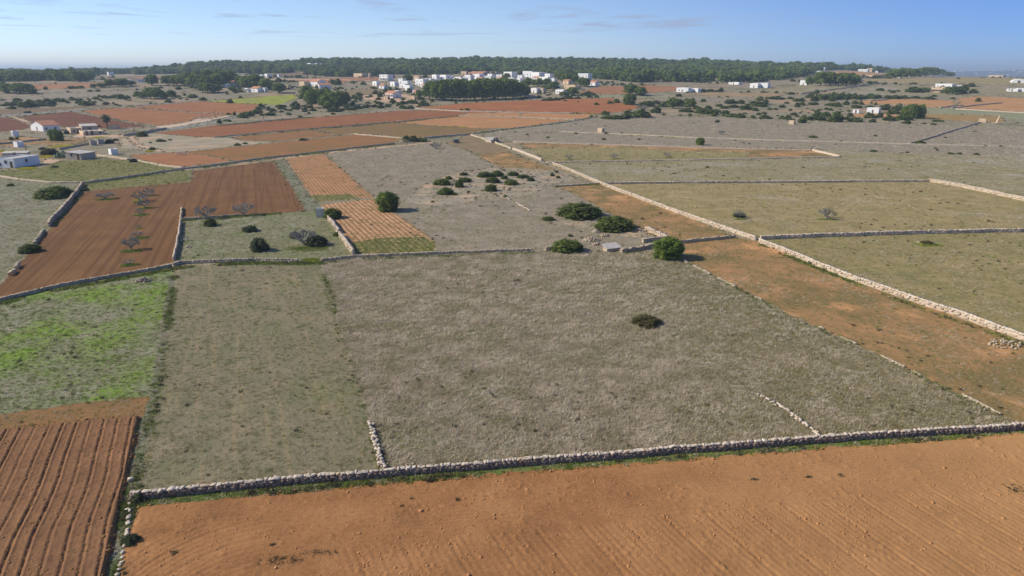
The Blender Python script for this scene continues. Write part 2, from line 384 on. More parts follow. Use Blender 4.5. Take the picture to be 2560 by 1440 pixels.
# ------------------------------------------------------------------ fields (outlines given by their corners as seen in the photograph)
def q(z, *p): return [z(a, b) for a, b in zip(p[::2], p[1::2])]
FIELDS = [
 # far part
 ('ploughed_field', 'red_far', q(ZB, 200,190, 980,165, 1240,185, 760,225, 290,230)),
 ('stubble_field', 'brown_dark', q(ZB, -400,440, 0,418, 1000,372, 1080,378, 600,415, 0,470, -400,500)),
 ('grass_strip', 'grey', q(ZB, 320,270, 1700,225, 1840,240, 1500,270, 460,325)),
 ('meadow', 'yellow_green', q(ZI, 511,253, 600,246, 700,238, 738,236, 745,247, 700,262, 664,262)),
 ('ploughed_field', 'orange_red', q(ZI, 328,267, 500,253, 664,262.5, 629,277, 582,286, 465,279)),
 ('ploughed_field', 'orange_red', q(ZI, 197,277, 323,268, 465,281, 580,287, 451,308, 396,314, 273,295)),
 ('ploughed_field', 'red_dark', q(ZI, 46,291, 175,279, 273,298, 375,316, 290,321, 190,321, 93,310)),
 ('ploughed_field', 'red_dark', q(ZI, -200,300, 0,294, 25,294, 90,314, 55,324, 0,331, -200,345)),
 ('dirt_track', 'dirt', q(ZI, 22,292, 34,290, 96,309, 90,316)),
 ('asphalt_road', 'road', q(ZI, 667,268, 640,277, 560,297, 437,319, 355,329, 300,337, 300,341, 357,334, 440,323, 565,301, 640,283)),
 ('gravel_track', 'road', q(ZI, -200,300, 0,287, 180,276, 330,264, 500,251, 500,253, 330,266.5, 180,279, 0,291, -200,304)),
 ('rubble_yard', 'pale_rock', q(ZI, 383,317, 440,310, 500,296, 570,288, 575,291, 520,303, 440,318, 400,321)),
 ('ploughed_field', 'red', q(ZI, 385,333, 550,312, 651,303, 784,293, 1003,277, 1159,275, 1300,281, 1300,292, 1159,289, 886,312, 650,333, 550,341, 495,343)),
 ('ploughed_field', 'red_orange', q(ZI, 1034,270, 1159,258, 1280,253, 1405,247, 1530,245, 1547,256, 1580,262, 1612,267, 1560,278, 1497,285, 1430,282, 1280,279, 1160,276)),
 ('ploughed_field', 'orange_pale', q(ZI, 1160,283, 1280,281, 1490,287, 1470,295, 1400,299, 1280,294, 1160,289)),
 ('ploughed_field', 'orange_pale', q(ZI, 964,305, 1080,295, 1159,290, 1300,294, 1432,299, 1400,304, 1290,320, 1198,321, 1081,314)),
 ('fallow_field', 'brown_olive', q(ZI, 773,322, 964,305, 1081,314, 1198,321, 1240,322, 1167,335, 1058,345, 1010,343, 886,333, 847,339)),
 ('ploughed_field', 'brown', q(ZI, 577,343, 773,323, 843,339, 690,353, 612,352)),
 ('tan_pasture', 'scrub_tan', q(ZI, 300,345, 385,333, 495,343, 577,345, 612,353, 690,355, 460,380, 410,380, 300,370)),
 ('ploughed_field', 'red_olive', q(ZI, 455,380, 690,357, 886,336, 1007,345, 987,358, 808,378, 640,397, 581,403, 527,390)),
 ('vineyard', 'vine_red', q(ZI, 323,388, 455,380, 527,390, 585,402, 464,417, 398,411, 343,398)),
 ('dirt_track', 'dirt', q(Z5, 1930,440, 2060,430, 2110,520, 2190,570, 2520,655, 2440,672, 2120,600, 2010,520)),
 ('farm_yard', 'dirt', q(Z5, 640,800, 740,780, 900,790, 960,800, 760,850, 690,845)),
 ('farm_yard', 'dirt', q(Z5, 1070,440, 1200,390, 1650,410, 1900,400, 1960,440, 1700,450, 1300,450)),
 ('orchard_soil', 'orange_olive', q(Z5, -200,560, 0,500, 300,430, 720,470, 1300,470, 1400,480, 1200,540, 900,560, 500,560, 0,600)),
 ('orchard_soil', 'orange_olive', q(Z5, -200,720, 0,640, 250,660, 380,690, 300,720, 0,740)),
 ('olive_meadow', 'olive_green', q(ZI, -200,430, 0,428, 105,419, 150,403, 240,399, 322,400, 343,399, 398,412, 462,419, 330,438, 205,453, 125,455, 0,440, -200,420)),
 # right far part
 ('ploughed_field', 'tan_orange', q(Z4, 560,490, 800,455, 1200,445, 1560,455, 1840,470, 1720,550, 1560,545, 1150,510, 700,505)),
 ('ploughed_field', 'tan_orange', q(Z4, 1800,440, 2000,415, 2560,435, 4000,490, 4000,640, 2560,592, 1750,550)),
 ('pale_pasture', 'green_grey', q(Z4, 1430,545, 1750,555, 2560,600, 4000,670, 4000,760, 2560,730, 2280,640, 1450,615)),
 ('vineyard', 'vine_far', q(Z4, 1370,675, 1450,615, 2280,640, 2350,715, 1900,700)),
 ('garden_plot', 'tan_orange', q(Z4, 545,620, 900,610, 1300,640, 1300,670, 900,665, 545,650)),
 ('ploughed_field', 'tan_orange', q(Z4, 255,150, 600,128, 1010,158, 650,187, 300,165)),
 ('dirt_track', 'dirt', q(Z4, 960,258, 1300,285, 1560,305, 1640,330, 1500,325, 1290,292, 950,265)),
 ('ploughed_field', 'red_far', q(ZI, 1440,232, 1500,216, 1617,213.5, 1713,217, 1699,228, 1617,232, 1530,236)),
 ('pasture', 'tan_green', q(Z3, 1000,430, 1560,415, 2400,430, 2250,475, 1500,470)),
 ('ploughed_field', 'red_far', q(ZI, 1800,198, 1850,195, 1862,199, 1830,203)),
 ('ploughed_field', 'red_far', q(ZI, 660,201, 760,196, 947,193, 970,200, 853,207, 760,205)),
 ('dirt_track', 'dirt', q(ZI, 640,197, 800,197.5, 930,201, 930,203, 800,199.5, 640,199.5)),
 ('village_ground', 'dirt', q(ZI, 900,238, 1010,235, 1050,243, 1040,255, 960,256, 900,247)),
 ('village_ground', 'scrub_tan', q(ZI, 970,200, 1200,195, 1420,200, 1440,215, 1300,222, 1060,214, 960,212)),
 ('stubble_field', 'brown_dark', q(ZI, 640,188, 700,183, 785,181, 800,187, 720,191, 650,193)),
 ('pasture', 'scrub_tan', q(ZI, 880,206, 1010,204, 1060,211, 930,217)),
 ('pasture', 'green_grey', q(ZI, 1470,238, 1530,237, 1700,240, 1690,248, 1540,243, 1440,246)),
 ('pasture', 'olive_grey', q(ZI, 2000,213, 2140,221, 2010,233, 1880,229)),
 ('pasture', 'olive_tan', q(ZI, 2150,201, 2400,194, 2560,198, 2700,200, 2700,214, 2560,212, 2200,209)),
 ('pasture', 'olive_grey', q(ZI, 2210,212, 2560,221, 2700,225, 2700,240, 2440,238, 2090,236)),
 ('pasture', 'grey', q(ZI, 1620,243, 1900,247, 1850,256, 1640,254)),
 ('pasture', 'brown_dark', q(ZI, 240,196, 330,190, 430,191, 400,199, 280,202)),
 ('pasture', 'olive_brown', q(ZI, 770,240, 900,222, 1000,226, 900,238, 860,246)),
 ('pasture', 'grey', q(ZI, 0,245, 120,236, 320,226, 500,222, 480,230, 130,248, 0,258)),
 # right: pastures between the walls
 ('pasture', 'grey', q(ZI, 1190,330, 1300,318, 1500,292, 1700,292, 2300,310, 2900,340, 2900,430, 2560,398, 2035,373, 1600,365, 1285,355)),
 ('pasture', 'olive_grey', q(ZI, 1285,355, 1600,365, 2035,372, 2560,398, 2900,420, 2900,600, 2560,500, 2335,452, 1900,454, 1505,458, 1365,406)),
 ('walled_wedge_field', 'orange_olive', q(ZI, 1300,357, 1600,365, 1737,369, 1920,373, 2032,375, 2096,391, 1920,396, 1760,399, 1600,402, 1370,405)),
 ('walled_wedge_field', 'olive', q(ZI, 1320,371, 1560,368, 1700,378, 1880,380, 1860,396, 1600,401, 1372,404)),
 ('pasture', 'olive_tan', q(ZI, 1505,459, 1900,455, 2335,453, 2560,500, 3000,592, 3000,560, 2900,570, 2560,577, 2250,583, 1900,594, 1700,530)),
 ('pasture', 'olive', q(ZI, 1890,596, 2250,583, 2560,577, 2900,570, 3100,565, 3100,1060, 2560,845, 2300,755, 2100,684)),
 # centre
 ('fallow_strip', 'olive_brown', q(ZI, 1110,358, 1178,336, 1275,374, 1275,381, 1195,386, 1160,374)),
 ('fallow_strip', 'orange_olive', q(ZI, 1160,374, 1195,386, 1275,381, 1400,428, 1260,426)),
 ('dry_pasture', 'grey', q(ZI, 812,384, 1000,362, 1110,358, 1165,374, 1260,425, 1370,428, 1490,460, 1400,466, 1480,507, 1645,597, 1700,600, 1640,628, 1330,627, 1085,633, 935,495)),
 ('rocky_ground', 'rocky', q(ZI, 1010,505, 1060,462, 1130,432, 1250,418, 1400,426, 1440,448, 1370,465, 1320,490, 1200,498, 1090,518)),
 ('rocky_ground', 'rocky', q(ZI, 1370,556, 1480,548, 1640,585, 1665,600, 1560,592, 1490,575, 1400,560)),
 ('fallow_strip', 'orange_olive', q(ZI, 1400,467, 1505,461, 1700,536, 1835,590, 1700,603, 1655,598, 1580,566, 1480,508)),
 ('striped_field', 'vine_orange', q(ZI, 705,393, 812,385, 870,435, 935,494, 880,498, 780,507)),
 ('green_strip', 'green_strip', q(ZI, 772,489, 870,485, 905,497, 786,505)),
 ('striped_field', 'vine_tan', q(ZI, 800,512, 935,496, 1010,548, 1088,602, 1088,630, 885,635, 860,595, 825,545)),
 ('green_strip', 'green_strip', q(ZI, 880,606, 960,594, 1060,592, 1088,608, 1088,630, 888,635)),
 ('grass_balk', 'verge', q(ZI, 684,402, 712,395, 775,490, 800,512, 830,550, 800,532, 766,529)),
 ('fallow_field', 'scrub_green', q(ZI, 457,543, 766,529, 805,530, 835,560, 885,640, 745,655, 620,653, 437,660)),
 ('ploughed_field', 'red_field', q(ZI, 212,478, 300,470, 475,455, 480,427, 585,415, 685,402, 730,465, 766,529, 640,536, 457,544, 437,655, 350,674, 180,708, 0,748, -160,785, 0,712, 80,622, 130,563)),
 ('olive_strip', 'olive_green', q(ZI, 210,456, 350,440, 480,425, 475,455, 210,477)),
 ('dirt_track', 'dirt', q(ZI, 640,402, 720,392, 900,371, 1080,356, 1090,358, 900,375, 720,396)),
 ('dry_pasture', 'grey_left', q(ZI, -400,445, 0,445, 125,458, 208,460, 124,566, 60,640, 0,708, -160,785, -700,960)),
 # front
 ('rough_meadow', 'green_grass', q(ZI, -160,787, 0,750, 170,718, 330,690, 432,668, 432,690, 376,990, 180,1010, 0,1037, -700,1132, -700,960)),
 ('meadow', 'meadow', q(ZI, 434,668, 560,660, 803,655, 850,830, 925,1050, 962,1192, 640,1216, 322,1248, 345,1130, 376,990)),
 ('dry_grass_field', 'grey_dry', q(ZI, 803,655, 885,643, 1085,634, 1330,628, 1640,629, 1715,652, 1960,780, 2200,890, 2500,1038, 2580,1072, 2060,1106, 1500,1148, 962,1192, 925,1050, 850,830)),
 ('fallow_strip', 'orange_olive', q(ZI, 1715,652, 1712,607, 1840,594, 1905,604, 2100,690, 2300,760, 2560,852, 3100,1065, 3100,1105, 2580,1072, 2500,1038, 2200,890, 1960,780)),
 ('grass_balk', 'verge', q(ZI, 424,690, 440,690, 392,985, 362,1140, 333,1240, 316,1240, 350,1042, 372,990)),
 ('field_headland', 'dull_soil', q(ZI, -700,1132, 0,1037, 180,1010, 376,990, 352,1046, 150,1066, 0,1084, -700,1175)),
 ('field_soil', 'red_soil', q(ZI, -700,1170, 0,1078, 150,1060, 352,1040, 318,1225, 266,1440, 200,1800, -900,2300)),
 ('field_soil', 'orange_soil', q(ZI, 340,1262, 960,1200, 1500,1157, 2060,1115, 2580,1080, 3300,1025, 4500,2600, 200,2600, 288,1440)),
 ('grass_balk', 'verge', q(ZI, 318,1225, 345,1232, 345,1262, 291,1440, 240,1800, 200,1800, 265,1440)),
 ('wall_verge', 'verge_green', q(ZI, 330,1240, 960,1184, 1500,1142, 2060,1098, 2580,1067, 3300,1015, 3300,1028, 2580,1081, 2060,1118, 1500,1164, 960,1206, 342,1270)),
]
def refine(poly, amp=1.0):
    """photograph corners -> jittered ground outline"""
    P = [G(*p) for p in poly]; out = []
    for i, a in enumerate(P):
        b = P[(i + 1) % len(P)]
        L = math.hypot(b[0] - a[0], b[1] - a[1]); d = (a[1] + b[1]) / 2
        n = max(1, min(90, int(L / max(.8, d * .009))))
        nx, ny = (b[1] - a[1]) / (L + 1e-6), -(b[0] - a[0]) / (L + 1e-6)
        for k in range(n):
            t = k / n; j = (R.random() - .5) * amp * max(.5, d * .003) * (1 if k else 0)
            out.append((a[0] + (b[0] - a[0]) * t + nx * j, a[1] + (b[1] - a[1]) * t + ny * j))
    return np.array(out)
FW = [refine(f[2]) for f in FIELDS]
def inside(poly, x, y):
    r = np.zeros(x.shape, bool)
    bx = (x >= poly[:, 0].min()) & (x <= poly[:, 0].max()) & (y >= poly[:, 1].min()) & (y <= poly[:, 1].max())
    if not bx.any(): return r
    xs, ys = x[bx], y[bx]; c = np.zeros(xs.shape, bool)
    x0, y0 = poly[:, 0], poly[:, 1]; x1, y1 = np.roll(x0, -1), np.roll(y0, -1)
    for a, b, p, s in zip(x0, y0, x1, y1):
        m = (b > ys) != (s > ys)
        if m.any():
            c[m] ^= xs[m] < (p - a) * (ys[m] - b) / (s - b) + a
    r[bx] = c; return r
def classify(x, y):
    r = np.full(x.shape, -1)
    for i, p in enumerate(FW): r[inside(p, x, y)] = i
    return r

# triangulate everything together so that fields butt edge to edge on one terrain
pts = []; edges = []
for p in FW:
    o = len(pts); n = len(p)
    pts += [Vector((a, b)) for a, b in p]; edges += [(o + i, o + (i + 1) % n) for i in range(n)]
yy = -250.0
while yy < 2700:
    hw = 700 + max(0, yy) * 1.0
    st = 22 if yy < 300 else max(16, yy * .028)
    xs = np.arange(-hw, hw + 1, st)
    for x in xs: pts.append(Vector((x + R.uniform(-.2, .2) * st, yy + R.uniform(-.2, .2) * st)))
    yy += st * (.8 if yy > 330 else 1)
cv, ce, cf, *_ = geometry.delaunay_2d_cdt(pts, edges, [], 0, 1e-3)
CV = np.array([(v.x, v.y) for v in cv]); CF = np.array([f[:3] for f in cf])
cen = CV[CF].mean(1); cls = classify(cen[:, 0], cen[:, 1])
CZv = hgt(CV[:, 0], CV[:, 1])
CV3 = np.column_stack([CV, CZv])
for i in range(-1, len(FIELDS)):
    f = CF[cls == i]
    if len(f) == 0: continue
    used, inv = np.unique(f, return_inverse=True)
    nm, ty = ('ground', 'scrub') if i < 0 else FIELDS[i][:2]
    struct(ob(nm, mk(nm, CV3[used], inv.reshape(-1, 3), GM[ty], True)))

# sea beyond the island
t = NT('sea_water', .25); t.b.inputs['Specular IOR Level'].default_value = .5
t.bump(t.noise(9, 3), .3, .5)
sea_m = t.done((.012, .045, .09, 1))
struct(ob('sea', mk('sea', [(-90000, 1500, -32), (90000, 1500, -32), (90000, 100000, -32), (-90000, 100000, -32)], [(0, 1, 2, 3)], sea_m)))

# ------------------------------------------------------------------ ploughed relief of the two near fields
def sheet(name, A, B, C, D, step, hfun, mat):
    """A near-left, B near-right, C far-right, D far-left ground corners; hfun(x, y) relief above the soil"""
    A, B, C, D = (np.array(p) for p in (A, B, C, D))
    nu = int(max(np.linalg.norm(B - A), np.linalg.norm(C - D)) / step); nv = int(max(np.linalg.norm(D - A), np.linalg.norm(C - B)) / step)
    u, v = np.meshgrid(np.linspace(0, 1, nu), np.linspace(0, 1, nv))
    P = [(1 - u) * (1 - v) * A[k] + u * (1 - v) * B[k] + u * v * C[k] + (1 - u) * v * D[k] for k in (0, 1)]
    e = np.minimum(np.minimum(u, 1 - u) * nu, np.minimum(v, 1 - v) * nv) / 3
    z = .012 + hfun(P[0], P[1], u, v) * np.clip(e, 0, 1)
    i = np.arange(nu * nv).reshape(nv, nu)
    F = np.stack([i[:-1, :-1], i[:-1, 1:], i[1:, 1:], i[1:, :-1]], -1).reshape(-1, 4)
    return struct(ob(name, mk(name, np.stack([P[0].ravel(), P[1].ravel(), z.ravel()], 1), F, mat, True)))

FA = math.radians(-67.5)
def furrow_relief(x, y, u, v):
    s = x * -math.sin(FA) + y * math.cos(FA); along = x * math.cos(FA) + y * math.sin(FA)   # s runs across the furrows
    s = s + (fbm(along / 6, s / 9, 3, 2) - .5) * .42
    ph = (s / 1.1) % 1.0
    k = np.floor(s / 1.1)
    dep = .065 + .06 * hash2(k, k * 0, 4)
    tr = np.exp(-((ph - .5) / .05) ** 2)
    ridge = np.exp(-((ph - .70) / .07) ** 2) * .05 + np.exp(-((ph - .30) / .07) ** 2) * .03
    h = .28 - dep * tr + ridge * (.5 + hash2(k, k * 0, 9)) + .06 * (fbm(x * 4, y * 4, 8, 3) - .5)
    return h + .05 * (fbm(x * 1.3, y * 1.3, 2, 2) - .5)
a0, b0 = np.array(G(351, 1043)), np.array(G(264, 1440))
dirn = (b0 - a0) / np.linalg.norm(b0 - a0)
c0 = np.array(G(-260, 1106))
sheet('ploughed_field', c0 + dirn * 34, a0 + dirn * 34, a0, c0, .07, furrow_relief, GM['red_soil'])

TA, TB = np.array(G(345, 1266)), np.array(G(2580, 1083))
wd = (TB - TA) / np.linalg.norm(TB - TA); wnrm = np.array([wd[1], -wd[0]])        # along the wall, and away from it towards the viewer
HB = [np.array(G(800, 1380)), np.array(G(2560, 1207))]
turn = np.array(G(640, 1560))
def tilth_relief(x, y, u, v):
    s = (x - TA[0]) * wnrm[0] + (y - TA[1]) * wnrm[1]
    al = (x - TA[0]) * wd[0] + (y - TA[1]) * wd[1]
    hl0 = (HB[0] - TA) @ wnrm; hl1 = (HB[1] - TA) @ wnrm; A0 = (HB[0] - TA) @ wd; A1 = (HB[1] - TA) @ wd
    head = hl0 + (hl1 - hl0) * (al - A0) / (A1 - A0)
    w1 = (fbm(al / 9, s / 3, 3, 2) - .5)
    p1 = s / .42 + w1 * 1.1
    h1 = .016 * np.sin(2 * math.pi * p1) * (.3 + vnoise(al / 6, s / .42, 5)) + .02 * (vnoise(al / 14, s * 1.9, 17) - .5)
    th = math.radians(-66) + (x - 5) / 60 * -.10
    c = (x * -np.sin(th) + y * np.cos(th)) + (fbm(x / 8, y / 8, 6, 2) - .5) * .12
    k = np.floor(c / .46)
    h2 = .013 * np.sin(2 * math.pi * c / .46) * (.35 + .9 * hash2(k, k * 0, 12)) - .034 * np.exp(-(((c / 2.75) % 1 - .5) / .05) ** 2)
    r = np.hypot(x - turn[0], y - turn[1])
    h3 = .014 * np.sin(2 * math.pi * r / .5 + 2 * vnoise(x / 3, y / 3, 8)) - .035 * np.exp(-(((r / 2.2) % 1 - .5) / .06) ** 2)
    wh = sstep((s - head) / .5 + .5)
    wt = sstep((-10.5 - x) / 2.5) * sstep((s - 2.5) / 1.0)
    h = h1 * (1 - wh) + h2 * wh
    h = h * (1 - wt) + h3 * wt
    cl = fbm(x * 3.2, y * 3.2, 20, 3)
    cg = sstep((fbm(x / 2.2, y / 2.2, 31, 2) - .42) * 5)
    return .09 + h + .03 * (cl - .5) + .16 * np.clip(cl - .64, 0, 1) * cg * 2
lft = np.array(G(291, 1440)); ld = (lft - TA) / np.linalg.norm(lft - TA)
sheet('ploughed_field', TA + ld * 22, TA + ld * 22 + wd * 95 + np.array([8, 0]), TA + wd * 100, TA, .115, tilth_relief, GM['orange_soil'])

# ------------------------------------------------------------------ plant prototypes (unit size: 1 m wide, 1 m tall)
M_MASTIC = foliage('mastic_leaves', [(62, 74, 34), (86, 98, 44), (110, 118, 56)], .9, 1.55, (66, 74, 36))
M_PINE = foliage('pine_needles', [(70, 84, 34), (98, 112, 44), (122, 132, 58)], 2.0, 1.6, (74, 88, 40))
M_FOREST = foliage('forest_needles', [(62, 78, 36), (88, 104, 46), (112, 124, 58)], 14, 1.85, (62, 76, 42))
M_OLIVEBUSH = foliage('olive_brown_leaves', [(96, 92, 54), (116, 108, 66), (134, 120, 76)], 1.0, .9, (92, 92, 52))
M_DARKBUSH = foliage('dark_leaves', [(52, 62, 40), (68, 76, 48), (86, 90, 58)], 1.0, 1.45, (58, 66, 44))
M_TWIG = simple('bare_twigs', (160, 157, 146), (136, 133, 124), .8, .9, 1.0)
M_BARK = simple('bark', (118, 100, 82), (88, 74, 62), .5, .95, 1.0, .4)
M_LIME = None
t = NT('limestone', .9)
lc = t.ramp(t.noise(.5, 4, rough=.7), [(166, 148, 126), (192, 174, 150), (214, 200, 178)], .3, .7, 1.0)
lc = t.mix(t.rng(t.noise(1.7, 3, off=3), .56, .68, 0, .3), lc, srgb((192, 156, 108), 1.0))
lc = t.mix(t.math('MULTIPLY', t.rand(), .35), lc, srgb((172, 150, 128), 1.1))
t.bump(t.noise(.12, 3, rough=.7), .5, .03)
M_LIME = t.done(lc)
t = NT('weathered_limestone', .9)
lc = t.ramp(t.noise(.35, 4, rough=.7), [(150, 132, 116), (184, 164, 142), (212, 192, 168)], .3, .7, 1.05)
lc = t.mix(t.rng(t.noise(.9, 3, off=3), .55, .66, 0, .6), lc, srgb((128, 108, 100), 1.0))
t.bump(t.noise(.25, 3, rough=.7), .8, .08)
M_LIMEW = t.done(lc)
t = NT('lichen_limestone', .9)
lc = t.ramp(t.noise(.5, 4, rough=.7), [(150, 136, 116), (182, 166, 140), (208, 192, 166)], .3, .7, 1.05)
lc = t.mix(t.rng(t.noise(2.2, 3, off=6), .55, .66, 0, .6), lc, srgb((146, 140, 96), 1.0))
t.bump(t.noise(.3, 3, rough=.7), .8, .1)
M_LIMEG = t.done(lc)

t = NT('shade_toned_soiled_limestone', .92)  # soil tint plus the front wall face's shade, painted into the stone colour
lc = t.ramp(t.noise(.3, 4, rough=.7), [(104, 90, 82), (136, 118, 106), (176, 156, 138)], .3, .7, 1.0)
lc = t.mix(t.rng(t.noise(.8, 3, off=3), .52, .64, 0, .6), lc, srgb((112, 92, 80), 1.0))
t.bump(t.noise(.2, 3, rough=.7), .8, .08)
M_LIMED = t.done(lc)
t = NT('lit_toned_cap_stone', .9)  # paler stone copy: brightness of the sunlit wall top put into its colour
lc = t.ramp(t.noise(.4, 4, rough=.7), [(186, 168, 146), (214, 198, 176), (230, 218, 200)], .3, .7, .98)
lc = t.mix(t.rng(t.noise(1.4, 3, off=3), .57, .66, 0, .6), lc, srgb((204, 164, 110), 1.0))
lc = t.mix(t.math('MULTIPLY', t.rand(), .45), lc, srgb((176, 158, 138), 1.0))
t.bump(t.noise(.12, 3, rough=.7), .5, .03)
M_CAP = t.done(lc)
def sphq(n=2):
    """quad sphere"""
    V = []; F = []
    for ax in range(3):
        for sg in (-1, 1):
            o = len(V)
            for i in range(n + 1):
                for j in range(n + 1):
                    p = [0, 0, 0]; p[ax] = sg; p[(ax + 1) % 3] = (-1 + 2 * i / n) * sg; p[(ax + 2) % 3] = -1 + 2 * j / n
                    L = math.sqrt(sum(q_ * q_ for q_ in p)); V.append([q_ / L for q_ in p])
            for i in range(n):
                for j in range(n):
                    a = o + i * (n + 1) + j; F.append((a, a + n + 1, a + n + 2, a + 1))
    return np.array(V), np.array(F)
SQV, SQF = sphq(2)
def clumps(lobes, per, size, rg, core=.72, up=.25, zmin=0.0):
    """leaf sprays over a set of lobes (x, y, z, rx, rz); every lobe also has an inner mass"""
    V = []; F = []; n = 0
    for (x, y, z, rx, rz) in lobes:
        if core:
            v = SQV * np.array([rx, rx, rz]) * core * rg.uniform(.85, 1.1, (len(SQV), 1)) + (x, y, z)
            v[:, 2] = np.maximum(v[:, 2], zmin)
            V.append(v); F.append(SQF + n); n += len(v)
        d = rg.normal(size=(per, 3)); d[:, 2] += up; d /= np.linalg.norm(d, axis=1)[:, None]
        c = d * np.array([rx, rx, rz]) * (.72 + .78 * rg.uniform(0, 1, (per, 1)) ** 2) + (x, y, z)
        nr = d + rg.normal(size=(per, 3)) * .45; nr[:, 2] += .15; nr /= np.linalg.norm(nr, axis=1)[:, None]
        a = np.cross(nr, rg.normal(size=(per, 3))); a /= np.linalg.norm(a, axis=1)[:, None]; b = np.cross(nr, a)
        s = size * rg.uniform(.6, 1.35, (per, 1)); s2 = s * rg.uniform(.5, .9, (per, 1))
        quad = np.stack([c - a * s, c + b * s2 - nr * s * .2, c + a * s, c - b * s2 - nr * s * .2], 1)
        quad[:, :, 2] = np.maximum(quad[:, :, 2], zmin)
        V.append(quad.reshape(-1, 3)); F.append(np.arange(per * 4).reshape(-1, 4) + n); n += per * 4
    return np.concatenate(V), np.concatenate(F)
def shrub_mesh(seed, mat, lobes=22, per=110, size=.042, flat=1.0):
    rg = np.random.default_rng(seed); L = []
    for k in range(lobes):
        r = math.sqrt((k + .5) / lobes) * .37; a = k * 2.4 + rg.uniform(-.4, .4)
        env = max(.15, 1 - (r / .47) ** 2.2)
        rr = rg.uniform(.10, .17)
        z = env * rg.uniform(.55, .86) - rr * flat * .3
        L.append((r * math.cos(a), r * math.sin(a) * rg.uniform(.8, 1.1), max(z * .9, rr * .6), rr, rr * 1.25))
        if r > .12: L.append((r * 1.03 * math.cos(a + .3), r * 1.03 * math.sin(a + .3), rr * .7, rr * .95, rr * 1.0))
    V, F = clumps(L, per, size, rg)
    return mk('shrub_foliage', V, F, mat)
def round_tree_mesh(seed, mat, per=150):
    rg = np.random.default_rng(seed); L = []
    for k in range(34):
        d = rg.normal(size=3); d[2] = abs(d[2]) * .9 - .15; d /= np.linalg.norm(d)
        rr = rg.uniform(.10, .16); q_ = rg.uniform(.30, .38)
        L.append((d[0] * q_, d[1] * q_, max(.42 + d[2] * .44, rr * .9), rr, rr * 1.15))
    for k in range(10):
        rr = rg.uniform(.11, .15); a = k * .63 + rg.uniform(-.2, .2); q_ = rg.uniform(.26, .34)
        L.append((q_ * math.cos(a), q_ * math.sin(a), rr * 1.05, rr, rr))
    L.append((0, 0, .42, .33, .40))
    V, F = clumps(L, per, .034, rg)
    return mk('tree_crown', V, F, mat)
def pine_meshes(seed, mat, per=70, size=.05, nl=26):
    """Aleppo pine: bare lower trunk, spreading limbs, irregular rounded crown"""
    rg = np.random.default_rng(seed); L = []; limbs = MB()
    lean = rg.uniform(-.06, .06, 2)
    P = lambda z: (lean[0] * z * z * 2, lean[1] * z * z * 2, z)
    limbs.tube([P(0), P(.2), P(.45), P(.7), P(.9)], [.034, .028, .022, .014, .006], 6)
    for k in range(nl):
        z = .24 + .7 * ((k + .5) / nl) ** .9
        env = max(.05, math.sin(min(1, (z - .08) / .9) * math.pi * .86 + .30)) ** .7 * .42
        a = k * 2.4 + rg.uniform(-.5, .5); r = env * rg.uniform(.55, 1.05)
        rr = rg.uniform(.11, .19)
        c = (P(z)[0] + r * math.cos(a), P(z)[1] + r * math.sin(a), z - .02)
        L.append((*c, rr, rr * rg.uniform(.55, .8)))
        if r > .12 and k % 2 == 0:
            z0 = z - .14
            limbs.tube([P(z0), ((P(z0)[0] + c[0]) / 2, (P(z0)[1] + c[1]) / 2, z0 + .08), (c[0], c[1], c[2] - .02)], [.014, .010, .004], 4)
    L.append((P(.85)[0], P(.85)[1], .86, .16, .12)); L.append((P(.65)[0], P(.65)[1], .62, .2, .2))
    V, F = clumps(L, per, size, rg, core=.7)
    V[:, 2] = np.minimum(V[:, 2], 1.02)
    return limbs.mesh('pine_trunk', M_BARK), mk('pine_crown', V, F, mat)
def bare_tree_mesh(seed, n0=8, depth=4, dome=False, thick=1.0):
    """leafless fig: short trunk and a broad head of crooked pale twigs"""
    rg = random.Random(seed); m = MB()
    def grow(p, d, L, r, k):
        q_ = p + d * L
        mid = p + d * L * .5 + Vector((rg.uniform(-1, 1), rg.uniform(-1, 1), rg.uniform(-1, 1))) * L * .12
        m.tube([p, mid, q_], [r, r * .85, r * .68], 3 if k < depth - 1 else 5, cap=False)
        if k == 0: return
        for i in range(rg.choice((2, 3, 3)) if k > 1 else 5):
            dd = (d + Vector((rg.uniform(-1, 1), rg.uniform(-1, 1), rg.uniform(-.5, .65))) * .8).normalized()
            if q_.z < .12: dd.z = abs(dd.z)
            grow(q_, dd, L * rg.uniform(.62, .85), r * .68, k - 1)
    for i in range(n0):
        a = i * 2 * math.pi / n0 + rg.uniform(-.4, .4)
        d = Vector((math.cos(a), math.sin(a), rg.uniform(.35, 1.1) if not dome else rg.uniform(.5, 1.3))).normalized()
        grow(Vector((0, 0, .10)), d, .21, .026 * thick, depth)
    m.tube([(0, 0, 0), (.01, 0, .12)], [.05, .045], 6)
    me = m.mesh('bare_branches', M_TWIG)
    co = np.empty(len(me.vertices) * 3, np.float32); me.vertices.foreach_get('co', co); co = co.reshape(-1, 3)
    w = max(np.ptp(co[:, 0]), np.ptp(co[:, 1])); h = co[:, 2].max()
    co[:, :2] /= w; co[:, 2] = np.maximum(co[:, 2], 0) / h
    me.vertices.foreach_set('co', co.ravel()); me.update()
    return me

